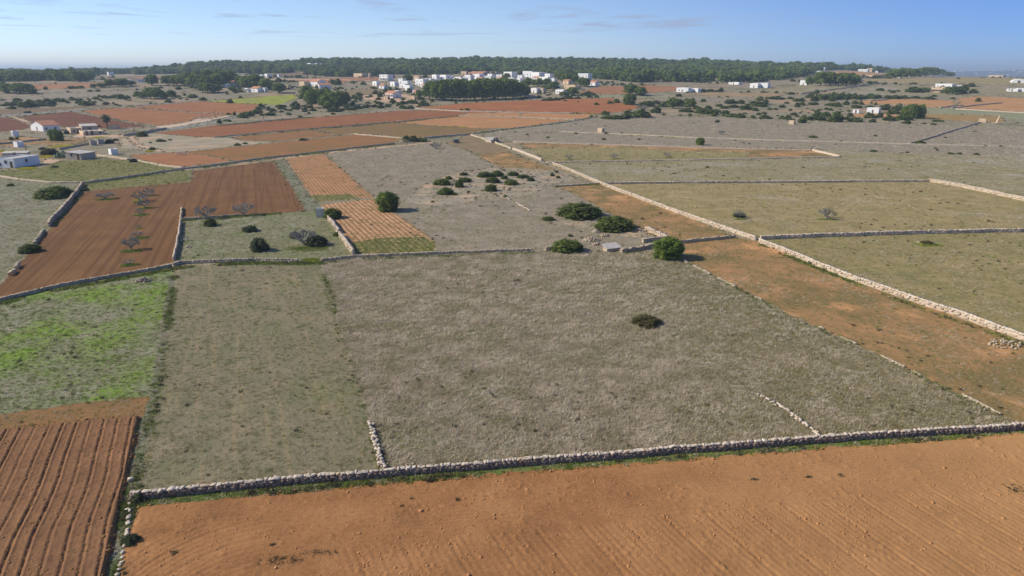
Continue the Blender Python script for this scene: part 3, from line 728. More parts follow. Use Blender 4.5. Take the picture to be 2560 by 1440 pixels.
SHRUBS = [shrub_mesh(s, M_MASTIC) for s in (1, 2, 3, 4)]
DSHRUBS = [shrub_mesh(s, M_DARKBUSH, 16, 90) for s in (11, 12)]
OSHRUBS = [shrub_mesh(s, M_OLIVEBUSH, 16, 90) for s in (21, 22)]
FSHRUBS = [shrub_mesh(s, M_MASTIC, 10, 50, .07) for s in (31, 32, 33)]
RTREES = [round_tree_mesh(s, M_PINE) for s in (41, 42)]
PINES = [pine_meshes(s, M_PINE) for s in (51, 52, 53, 54)]
FPINES = [pine_meshes(s, M_FOREST, 26, .085, 12) for s in (61, 62, 63)]
FIGS = [bare_tree_mesh(s) for s in (71, 72, 73)]
FIGD = [bare_tree_mesh(s, 9, 4, True) for s in (75, 76)]
DEADS = [bare_tree_mesh(78, 4, 3, False, 1.4)]
TRUNK = MB().tube([(0, 0, 0), (.01, .0, .2), (0, .01, .4)], [.05, .04, .03], 7).mesh('trunk', M_BARK)

def plant(px, py, w, h, me, name, label, cat, group=None, front=True):
    """one-piece plant standing at the photograph pixel of its foot; w, h in photograph pixels"""
    x, y = G(px, py); s = mpp(x, y)
    W, H = w * s, h * s
    y += W * .35 if front else 0
    o = ob(name, me, None, (x, y, float(hgt(x, y)) - .02), R.uniform(0, 6.28), (W, W * R.uniform(.85, 1.1), H))
    return tag(o, label, cat, group)
def tree(px, py, w, h, parts, name, label, cat, group=None, push=.3):
    x, y = G(px, py); s = mpp(x, y); W, H = w * s, h * s; y += W * push
    e = ob(name, None, None, (x, y, float(hgt(x, y)) - .03), R.uniform(0, 6.28), (W, W, H))
    e.empty_display_size = .3
    ob('trunk', parts[0], e); ob('crown', parts[1], e)
    return tag(e, label, cat, group)
def pick(a): return a[R.randrange(len(a))]

ORD = 'leftmost second third fourth fifth sixth seventh eighth ninth tenth eleventh twelfth thirteenth fourteenth fifteenth sixteenth seventeenth eighteenth nineteenth twentieth'.split()
ORD += ['twenty-' + w for w in 'first second third fourth fifth sixth seventh eighth ninth'.split()] + ['thirtieth'] + ['thirty-' + w for w in 'first second third fourth fifth sixth'.split()]
# ---- near and middle plants, one by one (foot x, foot y, width, height in photograph pixels)
tree(965, 531, 66, 50, (TRUNK, RTREES[0]), 'round_pine', 'lone rounded green pine beside the pale striped field', 'tree', None, .38)
tree(1752, 363, 24, 19, (TRUNK, RTREES[1]), 'round_pine', 'small round green tree alone in the grey pasture, upper right of centre', 'tree')
tree(1676, 652, 84, 54, (TRUNK, RTREES[1]), 'juniper_tree', 'large dark green rounded juniper at the corner where the low wall starts', 'tree', None, .36)
for a in [
 (1450, 549, 126, 40, 'widest dark green mastic bush, beside the orange strip above the stone ruins'),
 (1540, 580, 113, 37, 'broad dark green mastic bush growing against the ruined stone enclosure'),
 (1421, 634, 88, 36, 'dome-shaped dark green bush at the end of the middle stone wall'),
 (1371, 552, 34, 10, 'low green bush just left of the widest mastic bush'),
 (1426, 592, 17, 7, 'tiny green bush in the grass left of the ruined enclosure'),
 (1103, 464, 45, 18, 'oval green bush at the left end of the rocky knoll'),
 (1121, 449, 19, 10, 'small green bush behind the oval one on the rocky knoll'),
 (1148, 469, 28, 23, 'upright green bush on the rocky knoll left of the rubble line'),
 (1160, 456, 38, 13, 'grey-green bush half hidden behind the upright one on the knoll'),
 (1159, 439, 24, 9, 'flat green bush at the top of the rocky knoll'),
 (1114, 488, 42, 20, 'green bush lowest on the left of the rocky knoll'),
 (1136, 488, 14, 8, 'small bush touching the right side of the lowest knoll bush'),
 (1227, 479, 38, 20, 'dark green bush lowest on the right of the rocky knoll'),
 (1212, 444, 44, 15, 'long green bush at the left of the upper knoll thicket'),
 (1242, 442, 36, 16, 'green bush at the right of the upper knoll thicket'),
 (1231, 458, 42, 17, 'green bush in the middle of the knoll thicket'),
 (1261, 448, 20, 10, 'small green bush on the right edge of the knoll thicket'),
 (1277, 463, 40, 15, 'oval green bush right of the knoll thicket'),
 (1283, 440, 32, 12, 'green bush at the top right of the knoll'),
 (1308, 446, 34, 10, 'low green bush right of the knoll, next to bare orange soil'),
 (1327, 453, 22, 10, 'rightmost green bush of the knoll'),
 (1171, 481, 11, 5, 'tiny bush between the two lowest knoll bushes'),
 (1264, 493, 14, 6, 'tiny bush below the rocky knoll at the rubble line'),
 (1081, 506, 11, 5, 'tiny dark bush alone in the grey pasture left of the knoll'),
 (826, 548, 54, 30, 'rounded green bush leaning on the small stone hut'),
 (840, 591, 18, 12, 'small green bush in the gap of the wall below the hut'),
 (520, 567, 38, 22, 'small green bush below the leafless fig on the red field edge'),
 (115, 498, 96, 32, 'wide dark green bush in the grey field on the left'),
 (63, 634, 56, 25, 'dark green bush on the left edge of the red ploughed field'),
 (22, 466, 18, 8, 'tiny green bush at the far left edge above the wide bush'),
 (2305, 361, 27, 10, 'dark low dome-shaped bush at the corner of two walls on the right'),
 (350, 342, 28, 14, 'round green bush where the dirt track meets the road')]:
    plant(*a[:4], pick(SHRUBS), 'mastic_bush', a[4], 'bush')
for a in [
 (640, 631, 60, 42, 'large dark grey-green bush in the fallow field left of centre'),
 (787, 618, 62, 32, 'dark bush behind the pale leafless fig near the striped field'),
 (735, 596, 30, 20, 'dark bush left of the pale leafless fig near the striped field'),
 (620, 581, 45, 18, 'low dark bush in the middle of the fallow field'),
 (208, 478, 22, 8, 'small dark bush at the bend of the thick field wall'),
 (1850, 544, 34, 12, 'low dark bush under a bare fig in the right pasture'),
 (340, 1258, 54, 26, 'grey-green bush at the left end of the long front wall'),
 (315, 1368, 50, 28, 'grey-green bush on the balk between the two front fields')]:
    plant(*a[:4], pick(DSHRUBS), 'dark_bush', a[4], 'bush')
plant(1622, 820, 88, 24, OSHRUBS[0], 'olive_bush', 'olive-brown bush alone in the large dry grass field', 'bush')
for i_, (x, y, w, h) in enumerate(sorted([(1990, 641, 16, 8), (2005, 647, 18, 8), (2016, 651, 14, 8), (2036, 661, 24, 12), (2092, 678, 14, 9), (2112, 687, 17, 11), (2157, 703, 22, 12), (2192, 716, 16, 8), (2226, 729, 20, 13), (2262, 739, 14, 6), (2325, 764, 16, 6), (2410, 792, 8, 9), (1955, 628, 14, 7), (1938, 622, 12, 7)])):
    plant(x, y, w, h, pick(DSHRUBS), 'wall_shrub', 'grey-green shrub at the foot of the broad tan wall, ' + ORD[i_] + ('' if i_ == 0 else ' from left'), 'shrub', 'shrubs along the broad tan wall')
# bare figs
for a in [
 (262, 497, 50, 19, 1, 'low dome of bare grey twigs alone at the top left of the red field'),
 (372, 488, 32, 20, 0, 'bare fig tree highest in the row on the red field'),
 (350, 503, 42, 26, 0, 'widest of the bare fig trees at the top of the red field row'),
 (362, 519, 34, 24, 0, 'bare fig tree third in the row on the red field'),
 (350, 536, 22, 16, 0, 'small bare fig stump fourth in the row on the red field'),
 (347, 569, 12, 8, 0, 'tiny bare sapling in the middle of the red field row'),
 (345, 593, 30, 17, 0, 'bare fig with a yellow-green patch just above the tall dome'),
 (328, 624, 44, 38, 1, 'tall dome of bare grey twigs near the bottom of the red field'),
 (323, 661, 34, 16, 2, 'broken bare fig stump nearest the wall in the red field'),
 (515, 546, 60, 36, 0, 'left of two spreading bare figs along the red field edge'),
 (612, 539, 58, 34, 0, 'right of two spreading bare figs along the red field edge'),
 (760, 612, 74, 42, 0, 'pale spreading leafless fig between dark bushes near the striped field'),
 (460, 602, 32, 14, 2, 'fallen bare branches beside the thin white wall of the red field'),
 (1848, 544, 32, 18, 0, 'bare fig over a dark bush in the right pasture'),
 (2065, 546, 46, 28, 0, 'pale bare fig alone in the right pasture'),
 (1422, 398, 20, 13, 0, 'left of three small bare trees in the walled wedge field'),
 (1535, 396, 22, 13, 0, 'middle of three small bare trees in the walled wedge field'),
 (1665, 393, 20, 14, 0, 'right of three small bare trees in the walled wedge field'),
 (1802, 337, 24, 11, 1, 'grey bare shrub in the upper grey pasture'),
 (1088, 371, 36, 14, 0, 'bare grey tree at the top of the dry pasture near the rubble heap'),
 (1607, 275, 30, 14, 1, 'pale bare tree behind dark bushes at the edge of the orange field')]:
    me = (FIGS, FIGD, DEADS)[a[4]]
    plant(*a[:4], pick(me), 'bare_fig_tree', a[5], 'tree', None, False)
# small olives by the big wall
for i, (x, y, w, h) in enumerate([(1381, 441, 14, 9), (1396, 446, 13, 8), (1392, 432, 12, 7)]):
    plant(x, y, w, h, pick(OSHRUBS), 'olive_tree', ['left', 'right', 'rear'][i] + ' one of three small olive trees on bare soil near the broad tan wall', 'tree', 'olive trees on bare soil')

def cluster(z, data, protos, name, base_label, cat, group, kind='plant'):
    for i_, (X, Y, w, h) in enumerate(sorted(data)):
        label = base_label if len(data) == 1 else base_label + (', leftmost' if i_ == 0 else ', rightmost' if i_ == len(data) - 1 else ', %s from left' % ORD[i_])
        k = (z(1, 0)[0] - z(0, 0)[0]) * (1.28 if kind == 'plant' else 1.2); px, py = z(X, Y)
        if kind == 'plant': plant(px, py, w * k, h * k, pick(protos), name, label, cat, group)
        else: tree(px, py, w * k, h * k, pick(protos), name, label, cat, group)
# scrub belt right of the orange field
cluster(Z3, [(620, 600, 170, 70), (730, 682, 110, 85), (720, 570, 120, 45), (840, 605, 130, 60), (1050, 585, 110, 60), (1120, 672, 150, 50), (1250, 635, 90, 50), (1330, 692, 180, 70), (1440, 702, 150, 60), (1500, 672, 100, 40), (1620, 692, 120, 40), (1700, 732, 130, 45), (1810, 742, 130, 50), (1680, 562, 150, 50), (1810, 562, 100, 50), (1720, 615, 130, 40), (1900, 642, 150, 70), (2060, 602, 160, 60), (2130, 572, 90, 60), (2060, 522, 80, 50), (1600, 625, 110, 35), (1400, 630, 100, 40), (1540, 600, 90, 35), (1980, 575, 100, 45), (2000, 655, 100, 40)],
        FSHRUBS, 'scrub_bush', 'dark green bush in the scrub belt right of the orange field', 'bush', 'scrub belt right of the orange field')
cluster(Z3, [(940, 625, 150, 110), (1165, 625, 140, 95), (1020, 600, 110, 80)], PINES, 'pine_tree', 'young green pine standing out of the scrub belt', 'tree', 'young pines in the scrub belt', 'tree')
cluster(Z3, [(1500, 802, 55, 25), (1970, 745, 65, 32), (2040, 705, 60, 30), (2110, 692, 70, 25), (2130, 757, 130, 45), (2340, 612, 90, 35), (2270, 507, 190, 35), (2450, 502, 80, 30), (2530, 532, 80, 40), (2340, 757, 70, 40), (2440, 652, 40, 30), (2530, 602, 70, 50), (1120, 520, 70, 25), (1195, 510, 50, 20), (1330, 537, 70, 35), (1025, 467, 50, 35), (1150, 718, 40, 18), (1860, 690, 50, 18), (2260, 640, 60, 25), (2180, 640, 60, 28), (2400, 560, 60, 25), (2280, 720, 40, 16)],
        FSHRUBS, 'scrub_bush', 'green bush scattered over the grey land right of the scrub belt', 'bush', 'bushes scattered right of the scrub belt')
cluster(Z3, [(130, 560, 60, 38), (215, 550, 72, 52), (60, 707, 110, 48), (180, 762, 220, 45), (290, 760, 140, 50), (90, 752, 120, 36)],
        FSHRUBS, 'field_bush', 'dark bush at the right tip of the orange ploughed field', 'bush', 'bushes at the tip of the orange field')
cluster(Z3, [(360, 745, 140, 90), (545, 740, 200, 105)], FSHRUBS, 'tall_bush', 'tall dark bush below the tip of the orange field', 'bush', 'pair of tall bushes below the orange field tip')
cluster(Z3, [(385, 575, 150, 118)], RTREES and [(TRUNK, RTREES[0])], 'round_tree', 'dark rounded tree standing before the two umbrella pines', 'tree', None, 'tree')
cluster(Z3, [(400, 450, 185, 105), (525, 462, 140, 90)], PINES, 'umbrella_pine', 'broad green umbrella pine behind the dark rounded tree', 'tree', 'two umbrella pines', 'tree')
cluster(Z3, [(1330, 408, 90, 32), (1430, 410, 110, 36), (1520, 410, 60, 30), (1010, 470, 60, 35)], FSHRUBS, 'hedge_bush', 'dark hedge bush right of the small white twin houses', 'bush', 'hedge by the twin white houses')
# right: grove, hedges, bushes
cluster(Z4, [(260, 297, 150, 130), (370, 297, 140, 125), (460, 300, 130, 115), (550, 300, 140, 120), (640, 298, 100, 100), (310, 285, 120, 120), (500, 285, 120, 110), (590, 285, 110, 110)], PINES, 'pine_tree', 'pine in the dense dark grove on the right', 'tree', 'pine grove on the right', 'tree')
cluster(Z4, [(120, 292, 80, 82)], PINES, 'pine_tree', 'single pine between the white cube house and the right-hand grove', 'tree', None, 'tree')
cluster(Z4, [(1060, 215, 110, 60), (1120, 212, 110, 75), (1180, 208, 120, 85), (1250, 205, 110, 75), (1330, 200, 120, 80), (1400, 196, 120, 85), (1460, 195, 120, 90), (1540, 190, 120, 85), (1610, 188, 100, 65), (1690, 175, 70, 50), (1750, 150, 60, 45)], PINES, 'pine_tree', 'pine in the far grove below the blue distant coast', 'tree', 'far grove before the coast', 'tree')
cluster(Z4, [(940, 354, 80, 30), (900, 352, 50, 24), (1030, 360, 40, 20), (1070, 377, 50, 30), (1130, 362, 50, 20), (1155, 286, 25, 15), (990, 270, 24, 14), (1815, 217, 32, 18), (1970, 307, 72, 42), (2000, 382, 82, 45), (1240, 360, 40, 20)], FSHRUBS, 'field_bush', 'dark bush scattered over the tan pastures on the far right', 'bush', 'bushes on the far right pastures')
cluster(Z4, [(1340, 372, 180, 55), (1450, 367, 130, 48), (1800, 392, 200, 80), (1900, 352, 90, 62), (1720, 375, 100, 50), (1640, 337, 60, 40), (1850, 380, 120, 70), (1570, 350, 70, 30)], FSHRUBS, 'garden_bush', 'dark garden bush around the pale stone house on the far right', 'bush', 'garden around the pale stone house')
cluster(Z4, [(115, 437, 80, 38), (180, 472, 100, 52), (290, 457, 120, 62), (380, 457, 120, 62), (500, 447, 130, 64), (570, 432, 80, 45), (650, 452, 120, 48), (720, 447, 90, 42), (830, 442, 120, 56), (910, 437, 80, 38), (1020, 447, 90, 38), (1090, 447, 70, 42), (1200, 442, 110, 32), (1340, 442, 100, 26), (1500, 454, 120, 32), (1760, 447, 50, 20), (440, 452, 90, 50), (1550, 420, 60, 20)], FSHRUBS, 'hedgerow_bush', 'dark bush in the long hedgerow above the tan ploughed fields', 'bush', 'long hedgerow on the right')
cluster(Z4, [(2055, 477, 72, 40)], FSHRUBS, 'field_bush', 'round dark bush alone in the tan ploughed field on the right', 'bush', None)
cluster(Z4, [(540, 517, 60, 48), (440, 537, 120, 48), (360, 527, 90, 32), (140, 517, 70, 32), (40, 522, 90, 38), (30, 472, 80, 38), (640, 502, 80, 32), (710, 512, 60, 32), (660, 552, 110, 38), (820, 502, 28, 28), (870, 517, 38, 32), (820, 547, 90, 24), (230, 572, 30, 12), (90, 560, 36, 12), (40, 722, 90, 72)], FSHRUBS, 'scrub_bush', 'green bush in the scrub left of the walled garden house', 'bush', 'scrub left of the garden house')
cluster(Z4, [(310, 647, 110, 48), (210, 692, 180, 62), (440, 712, 140, 108), (560, 690, 120, 40), (660, 712, 150, 52), (820, 667, 110, 52), (930, 662, 80, 52), (850, 717, 100, 38), (1040, 697, 110, 62), (1030, 622, 60, 52), (1110, 622, 80, 52), (960, 575, 80, 50), (1000, 572, 90, 62), (1140, 582, 110, 72), (1240, 732, 80, 40), (1250, 692, 110, 54), (1430, 732, 50, 15), (1535, 744, 55, 20), (1600, 707, 120, 22), (1160, 690, 90, 60), (590, 650, 70, 40)], FSHRUBS, 'garden_bush', 'green bush in the thicket around the walled garden house', 'bush', 'thicket around the garden house')
cluster(Z4, [(1220, 665, 100, 115), (1310, 672, 120, 138), (1390, 668, 90, 134), (1270, 650, 90, 120)], [(TRUNK, RTREES[0]), (TRUNK, RTREES[1])], 'hedge_tree', 'tall dark tree of the hedge beside the garden house', 'tree', 'tall hedge by the garden house', 'tree')
# left and centre
cluster(Z1, [(870, 665, 180, 170), (950, 748, 180, 200), (1060, 705, 160, 165), (1150, 695, 180, 165), (1200, 770, 200, 190), (1320, 725, 160, 160), (1390, 705, 130, 140), (1010, 700, 150, 160), (1290, 770, 150, 130), (1100, 760, 150, 150)], PINES, 'pine_tree', 'bright green pine in the round grove beside the yellow meadow', 'tree', 'round pine grove left of centre', 'tree')
cluster(Z2, [(370, 615, 170, 195), (470, 628, 160, 204), (560, 632, 190, 217), (660, 628, 170, 213), (760, 625, 180, 213), (850, 622, 160, 200), (950, 620, 200, 204), (1060, 618, 170, 200), (1150, 614, 180, 200), (1250, 608, 180, 208), (1350, 602, 190, 200), (1450, 594, 180, 187), (1540, 586, 160, 156), (1610, 575, 110, 113), (420, 590, 150, 165), (620, 590, 170, 191), (800, 580, 170, 187), (1000, 578, 180, 187), (1200, 570, 170, 187), (1400, 562, 170, 174), (720, 560, 160, 174), (1100, 555, 160, 174), (1300, 552, 160, 174)], PINES, 'pine_tree', 'tall pine in the dark wood in front of the white village', 'tree', 'dark pine wood before the village', 'tree')
cluster(Z2, [(235, 600, 75, 90)], PINES, 'pine_tree', 'small pointed pine left of the dark wood before the village', 'tree', None, 'tree')
cluster(Z2, [(100, 390, 130, 80), (1360, 360, 90, 70), (1540, 330, 120, 80), (1640, 420, 90, 70), (1720, 440, 90, 70), (1780, 450, 100, 90), (1880, 440, 100, 80), (1960, 505, 150, 100), (2020, 370, 110, 90), (2080, 380, 110, 100), (2130, 400, 110, 100), (2190, 380, 110, 90), (2250, 400, 100, 90), (2330, 440, 110, 90), (2380, 450, 110, 90), (2160, 330, 120, 90), (2220, 560, 140, 85), (2110, 570, 110, 50), (1620, 450, 110, 70), (1560, 470, 120, 70), (1080, 300, 80, 40), (1190, 310, 70, 45), (1600, 500, 110, 80), (1850, 500, 90, 60)], PINES, 'garden_pine', 'pine among the white houses of the village', 'tree', 'pines among the village houses', 'tree')
cluster(Z2, [(1780, 590, 60, 32), (1850, 625, 70, 28), (1910, 625, 90, 40), (2000, 620, 80, 35), (2070, 610, 80, 28), (2170, 600, 120, 30), (2280, 600, 70, 28), (2380, 565, 100, 50), (2480, 560, 60, 35), (2430, 590, 70, 30), (2520, 585, 70, 26), (715, 660, 40, 26), (785, 748, 40, 22), (862, 752, 80, 30), (1330, 765, 40, 14), (2515, 680, 55, 30), (2280, 640, 22, 12), (2120, 630, 40, 14)], FSHRUBS, 'field_bush', 'dark bush around the big orange field before the village', 'bush', 'bushes along the orange field before the village')
cluster(Z2, [(30, 672, 70, 50), (130, 660, 110, 45), (270, 690, 100, 45), (20, 725, 70, 40), (60, 730, 60, 34), (125, 730, 90, 42), (200, 665, 60, 30), (330, 670, 60, 28), (350, 690, 60, 24)], FSHRUBS, 'field_bush', 'dark bush at the left tip of the big orange field', 'bush', 'bushes at the left tip of the orange field')
cluster(Z1, [(60, 490, 160, 135), (170, 490, 180, 150), (340, 505, 170, 115), (510, 552, 170, 105), (0, 470, 130, 120), (260, 480, 140, 120)], PINES, 'pine_tree', 'dark pine around the low house left of the yellow meadow', 'tree', 'pines by the low house', 'tree')
cluster(Z1, [(725, 732, 105, 66), (1240, 802, 170, 52), (380, 777, 62, 26), (390, 842, 110, 42), (200, 807, 75, 42), (130, 820, 70, 30), (60, 847, 140, 46), (500, 742, 70, 32), (590, 732, 54, 26), (655, 832, 50, 20), (1340, 790, 90, 36), (1470, 780, 110, 40), (1560, 760, 100, 40), (1660, 750, 90, 40), (1780, 740, 90, 36), (1870, 752, 95, 44), (1960, 737, 95, 40), (1700, 690, 70, 24), (1850, 700, 90, 40), (850, 800, 80, 36), (960, 790, 90, 36), (780, 755, 60, 20), (700, 770, 60, 18), (2300, 690, 90, 44)], FSHRUBS, 'scrub_bush', 'green bush in the scrub around the round pine grove', 'bush', 'scrub around the round pine grove')
cluster(Z1, [(690, 340, 40, 28), (790, 345, 70, 36), (880, 300, 80, 40), (940, 300, 70, 30), (490, 450, 60, 36), (1230, 430, 100, 60), (1300, 440, 90, 75), (1020, 480, 50, 34), (1580, 580, 90, 36), (1520, 622, 60, 24), (1610, 628, 60, 26), (1690, 610, 50, 22), (1740, 600, 50, 30), (1840, 640, 70, 34), (1870, 600, 90, 70), (1930, 600, 90, 70), (2030, 680, 70, 56), (2000, 540, 60, 40), (2080, 530, 100, 50), (1800, 560, 80, 44), (1640, 440, 70, 40), (2220, 480, 120, 44), (2250, 540, 90, 50), (2170, 640, 50, 30), (2400, 640, 90, 50), (2340, 690, 70, 40), (2440, 680, 70, 40)], FSHRUBS, 'garden_bush', 'dark green bush among the scattered houses left of the village', 'bush', 'bushes among the scattered houses')
cluster(ZB, [(60, 270, 120, 70), (150, 275, 130, 80), (230, 275, 120, 75), (20, 265, 100, 55), (280, 275, 70, 50)], PINES, 'pine_tree', 'dark pine in the clump at the far left edge', 'tree', 'pine clump at the left edge', 'tree')
cluster(ZB, [(1245, 312, 60, 50), (1300, 320, 70, 55), (1360, 322, 110, 85), (1420, 325, 110, 88), (1480, 325, 90, 50), (1560, 312, 80, 58), (1480, 285, 50, 30)], PINES, 'pine_tree', 'green pine in the small clump on the grey land, left', 'tree', 'small pine clump at left', 'tree')
cluster(ZB, [(50, 385, 120, 30), (135, 340, 70, 24), (120, 365, 80, 26), (210, 400, 130, 55), (255, 362, 60, 34), (340, 362, 70, 28), (410, 375, 100, 50), (330, 390, 110, 30), (500, 345, 70, 30), (550, 348, 70, 32), (655, 335, 60, 22), (700, 362, 60, 24), (865, 325, 50, 20), (950, 315, 60, 28), (1030, 313, 70, 32), (1090, 320, 80, 40), (1155, 318, 50, 28), (910, 335, 30, 16), (610, 360, 40, 18), (1525, 355, 60, 30), (1850, 330, 50, 24), (1740, 310, 90, 30), (1680, 290, 30, 22), (615, 260, 24, 14), (815, 253, 40, 16), (885, 252, 44, 18), (1620, 235, 54, 28), (1380, 235, 40, 16), (1245, 240, 30, 14), (1055, 380, 36, 16), (1090, 388, 30, 14), (1375, 365, 24, 14), (15, 335, 40, 14), (450, 390, 60, 22), (960, 365, 50, 16)], FSHRUBS, 'scrub_bush', 'dark bush scattered over the grey land at the far left', 'bush', 'bushes on the grey land at left')
cluster(ZB, [(990, 212, 80, 56), (1070, 212, 100, 60), (1110, 210, 90, 60), (910, 218, 90, 34), (845, 225, 50, 34), (1180, 200, 80, 36), (1370, 200, 110, 80), (720, 225, 60, 20), (650, 228, 80, 20)], PINES, 'pine_tree', 'dark tree in the row above the far red strip', 'tree', 'tree row above the far red strip', 'tree')
cluster(ZB, [(1520, 195, 110, 70), (1600, 200, 110, 80), (1670, 205, 110, 80), (1750, 212, 110, 90), (1820, 214, 110, 95), (1880, 218, 100, 90), (1960, 215, 100, 100), (1840, 265, 90, 70), (1910, 268, 110, 75), (1960, 262, 90, 60), (2030, 215, 110, 115), (2090, 200, 120, 110), (1700, 190, 100, 90), (1790, 190, 110, 100), (1900, 190, 110, 110), (1980, 185, 110, 110), (2120, 255, 60, 44), (2220, 215, 100, 80), (2280, 225, 110, 90), (2340, 225, 110, 90), (2430, 240, 110, 80), (2540, 268, 110, 75), (1560, 180, 100, 60), (1650, 180, 100, 70)], PINES, 'pine_tree', 'pine in the wood around the red-roofed white house', 'tree', 'pine wood around the white house at left', 'tree')
cluster(ZB, [(2000, 545, 44, 38), (2200, 495, 90, 40), (2270, 480, 80, 36), (2330, 455, 60, 34), (2140, 472, 34, 34), (2450, 425, 40, 18), (2460, 475, 90, 32), (2060, 525, 50, 18)], FSHRUBS, 'roadside_bush', 'dark bush beside the grey road left of the round pine grove', 'bush', 'bushes beside the grey road')
cluster(ZA, [(1830, 322, 60, 38), (1875, 322, 60, 38), (1930, 320, 60, 26)], FSHRUBS, 'heap_bush', 'dark green bush growing on the long rubble heap at centre', 'bush', 'bushes on the rubble heap')
cluster(ZA, [(250, 320, 50, 18), (315, 310, 24, 9), (190, 328, 20, 8), (745, 345, 40, 16), (797, 334, 26, 12), (1165, 312, 46, 14), (520, 55, 36, 16), (300, 66, 34, 14), (450, 38, 60, 16), (1075, 148, 36, 14), (1150, 165, 30, 12), (950, 150, 50, 18), (2445, 248, 18, 8), (2285, 285, 16, 8)], FSHRUBS, 'field_bush', 'small dark bush dotted along the red field edges left of centre', 'bush', 'bushes along the red field edges')
cluster(ZI, [(1510, 350, 10, 5), (1515, 335, 8, 4), (1440, 335, 10, 4), (1555, 335, 7, 4), (1598, 350, 8, 4), (1795, 305, 11, 5), (2040, 262, 16, 7), (2035, 345, 18, 6), (2187, 380, 18, 5), (2190, 341, 9, 4), (2270, 383, 8, 4), (2380, 386, 14, 5), (2402, 386, 12, 5), (2445, 388, 12, 5), (2340, 372, 7, 4), (2345, 377, 7, 4), (2465, 366, 9, 4), (2505, 367, 10, 4), (1770, 420, 10, 4), (2365, 345, 7, 3), (2440, 330, 8, 3), (2010, 420, 8, 3), (2105, 355, 7, 4), (1500, 330, 8, 4), (1370, 345, 8, 4), (1318, 338, 7, 4)], FSHRUBS, 'pasture_bush', 'tiny dark bush dotted over the wide pastures on the right', 'bush', 'tiny bushes on the right pastures')
# trees by the farmhouses at left
cluster(Z5, [(800, 500, 140, 150), (870, 505, 130, 130)], [(TRUNK, RTREES[0])], 'carob_tree', 'dark carob tree between the two white farmhouses', 'tree', 'carob trees between the farmhouses', 'tree')
plant(*Z5(690, 722), 48, 20, OSHRUBS[0], 'brown_bush', 'wide olive-brown bush behind the white block house', 'bush')
plant(*Z5(620, 640), 20, 8, OSHRUBS[1], 'brown_bush', 'low olive-brown bush left of the yellow flower strip', 'bush')
for X, Y, w, h, lb in [(1640, 545, 26, 14, 'green bush behind the small grey ruin at left'), (1740, 503, 18, 7, 'low green bush right of the bush behind the grey ruin'), (2300, 642, 20, 8, 'dark brown bush at the end of the dirt track'), (2010, 828, 22, 11, 'green bush at the corner of the dotted vineyard'), (800, 912, 20, 7, 'low dark bush right of the white block house'), (160, 490, 12, 10, 'small dark tree left of the orchard at the far left'), (250, 480, 10, 8, 'smaller dark tree right beside it in the orchard'), (880, 390, 16, 9, 'dark bush right of the gabled white farmhouse'), (1480, 290, 14, 6, 'dark bush behind the long farmhouse roof'), (1000, 400, 14, 12, 'bare brown bush left of the long farmhouse')]:
    plant(*Z5(X, Y), w, h, pick(DSHRUBS + FSHRUBS), 'farm_bush', lb, 'bush')

# ------------------------------------------------------------------ dry stone walls
def stone_mesh(seed, flat=1.0):
    rg = np.random.default_rng(seed)
    V = np.array([(x, y, z) for z in (-1, 1) for x, y in ((-1, -1), (1, -1), (1, 1), (-1, 1))], float) * rg.uniform(.7, 1.02, (8, 1))
    V = np.vstack([V, [(0, 0, -1), (0, 0, 1), (0, -1, 0), (1, 0, 0), (0, 1, 0), (-1, 0, 0)] * rg.uniform(.74, .98, (6, 1))]) * .5
    F = []
    for c, fq in zip((8, 9, 10, 11, 12, 13), ((3, 2, 1, 0), (4, 5, 6, 7), (0, 1, 5, 4), (1, 2, 6, 5), (2, 3, 7, 6), (3, 0, 4, 7))):
        for i in range(4): F.append((fq[i], fq[(i + 1) % 4], c))
    return V * (1, 1, flat), np.array(F)
STONES = [stone_mesh(s) for s in range(80, 90)]
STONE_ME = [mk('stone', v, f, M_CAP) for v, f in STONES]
def rotm(a, b, c):
    ca, sa, cb, sb, cc, sc = math.cos(a), math.sin(a), math.cos(b), math.sin(b), math.cos(c), math.sin(c)
    return np.array([[cc, -sc, 0], [sc, cc, 0], [0, 0, 1]]) @ np.array([[cb, 0, sb], [0, 1, 0], [-sb, 0, cb]]) @ np.array([[1, 0, 0], [0, ca, -sa], [0, sa, ca]])
class Stones:
    """many stones joined in one mesh"""
    def __init__(s): s.V = []; s.F = []; s.n = 0
    def put(s, p, size, tilt=.25, yaw=None):
        v, f = STONES[R.randrange(10)]
        m = rotm(R.uniform(-tilt, tilt), R.uniform(-tilt, tilt), R.uniform(0, 6.28) if yaw is None else yaw)
        s.V.append((v * np.array(size)) @ m.T + np.array(p)); s.F.append(f + s.n); s.n += len(v)
    def mesh(s, name, mat): return mk(name, np.concatenate(s.V), np.concatenate(s.F), mat)
def polyline(px, step):
    P = [np.array(G(*p)) for p in px]; out = []
    for a, b in zip(P[:-1], P[1:]):
        n = max(1, int(np.linalg.norm(b - a) / step))
        out += [a + (b - a) * k / n for k in range(n)]
    return np.array(out + [P[-1]])
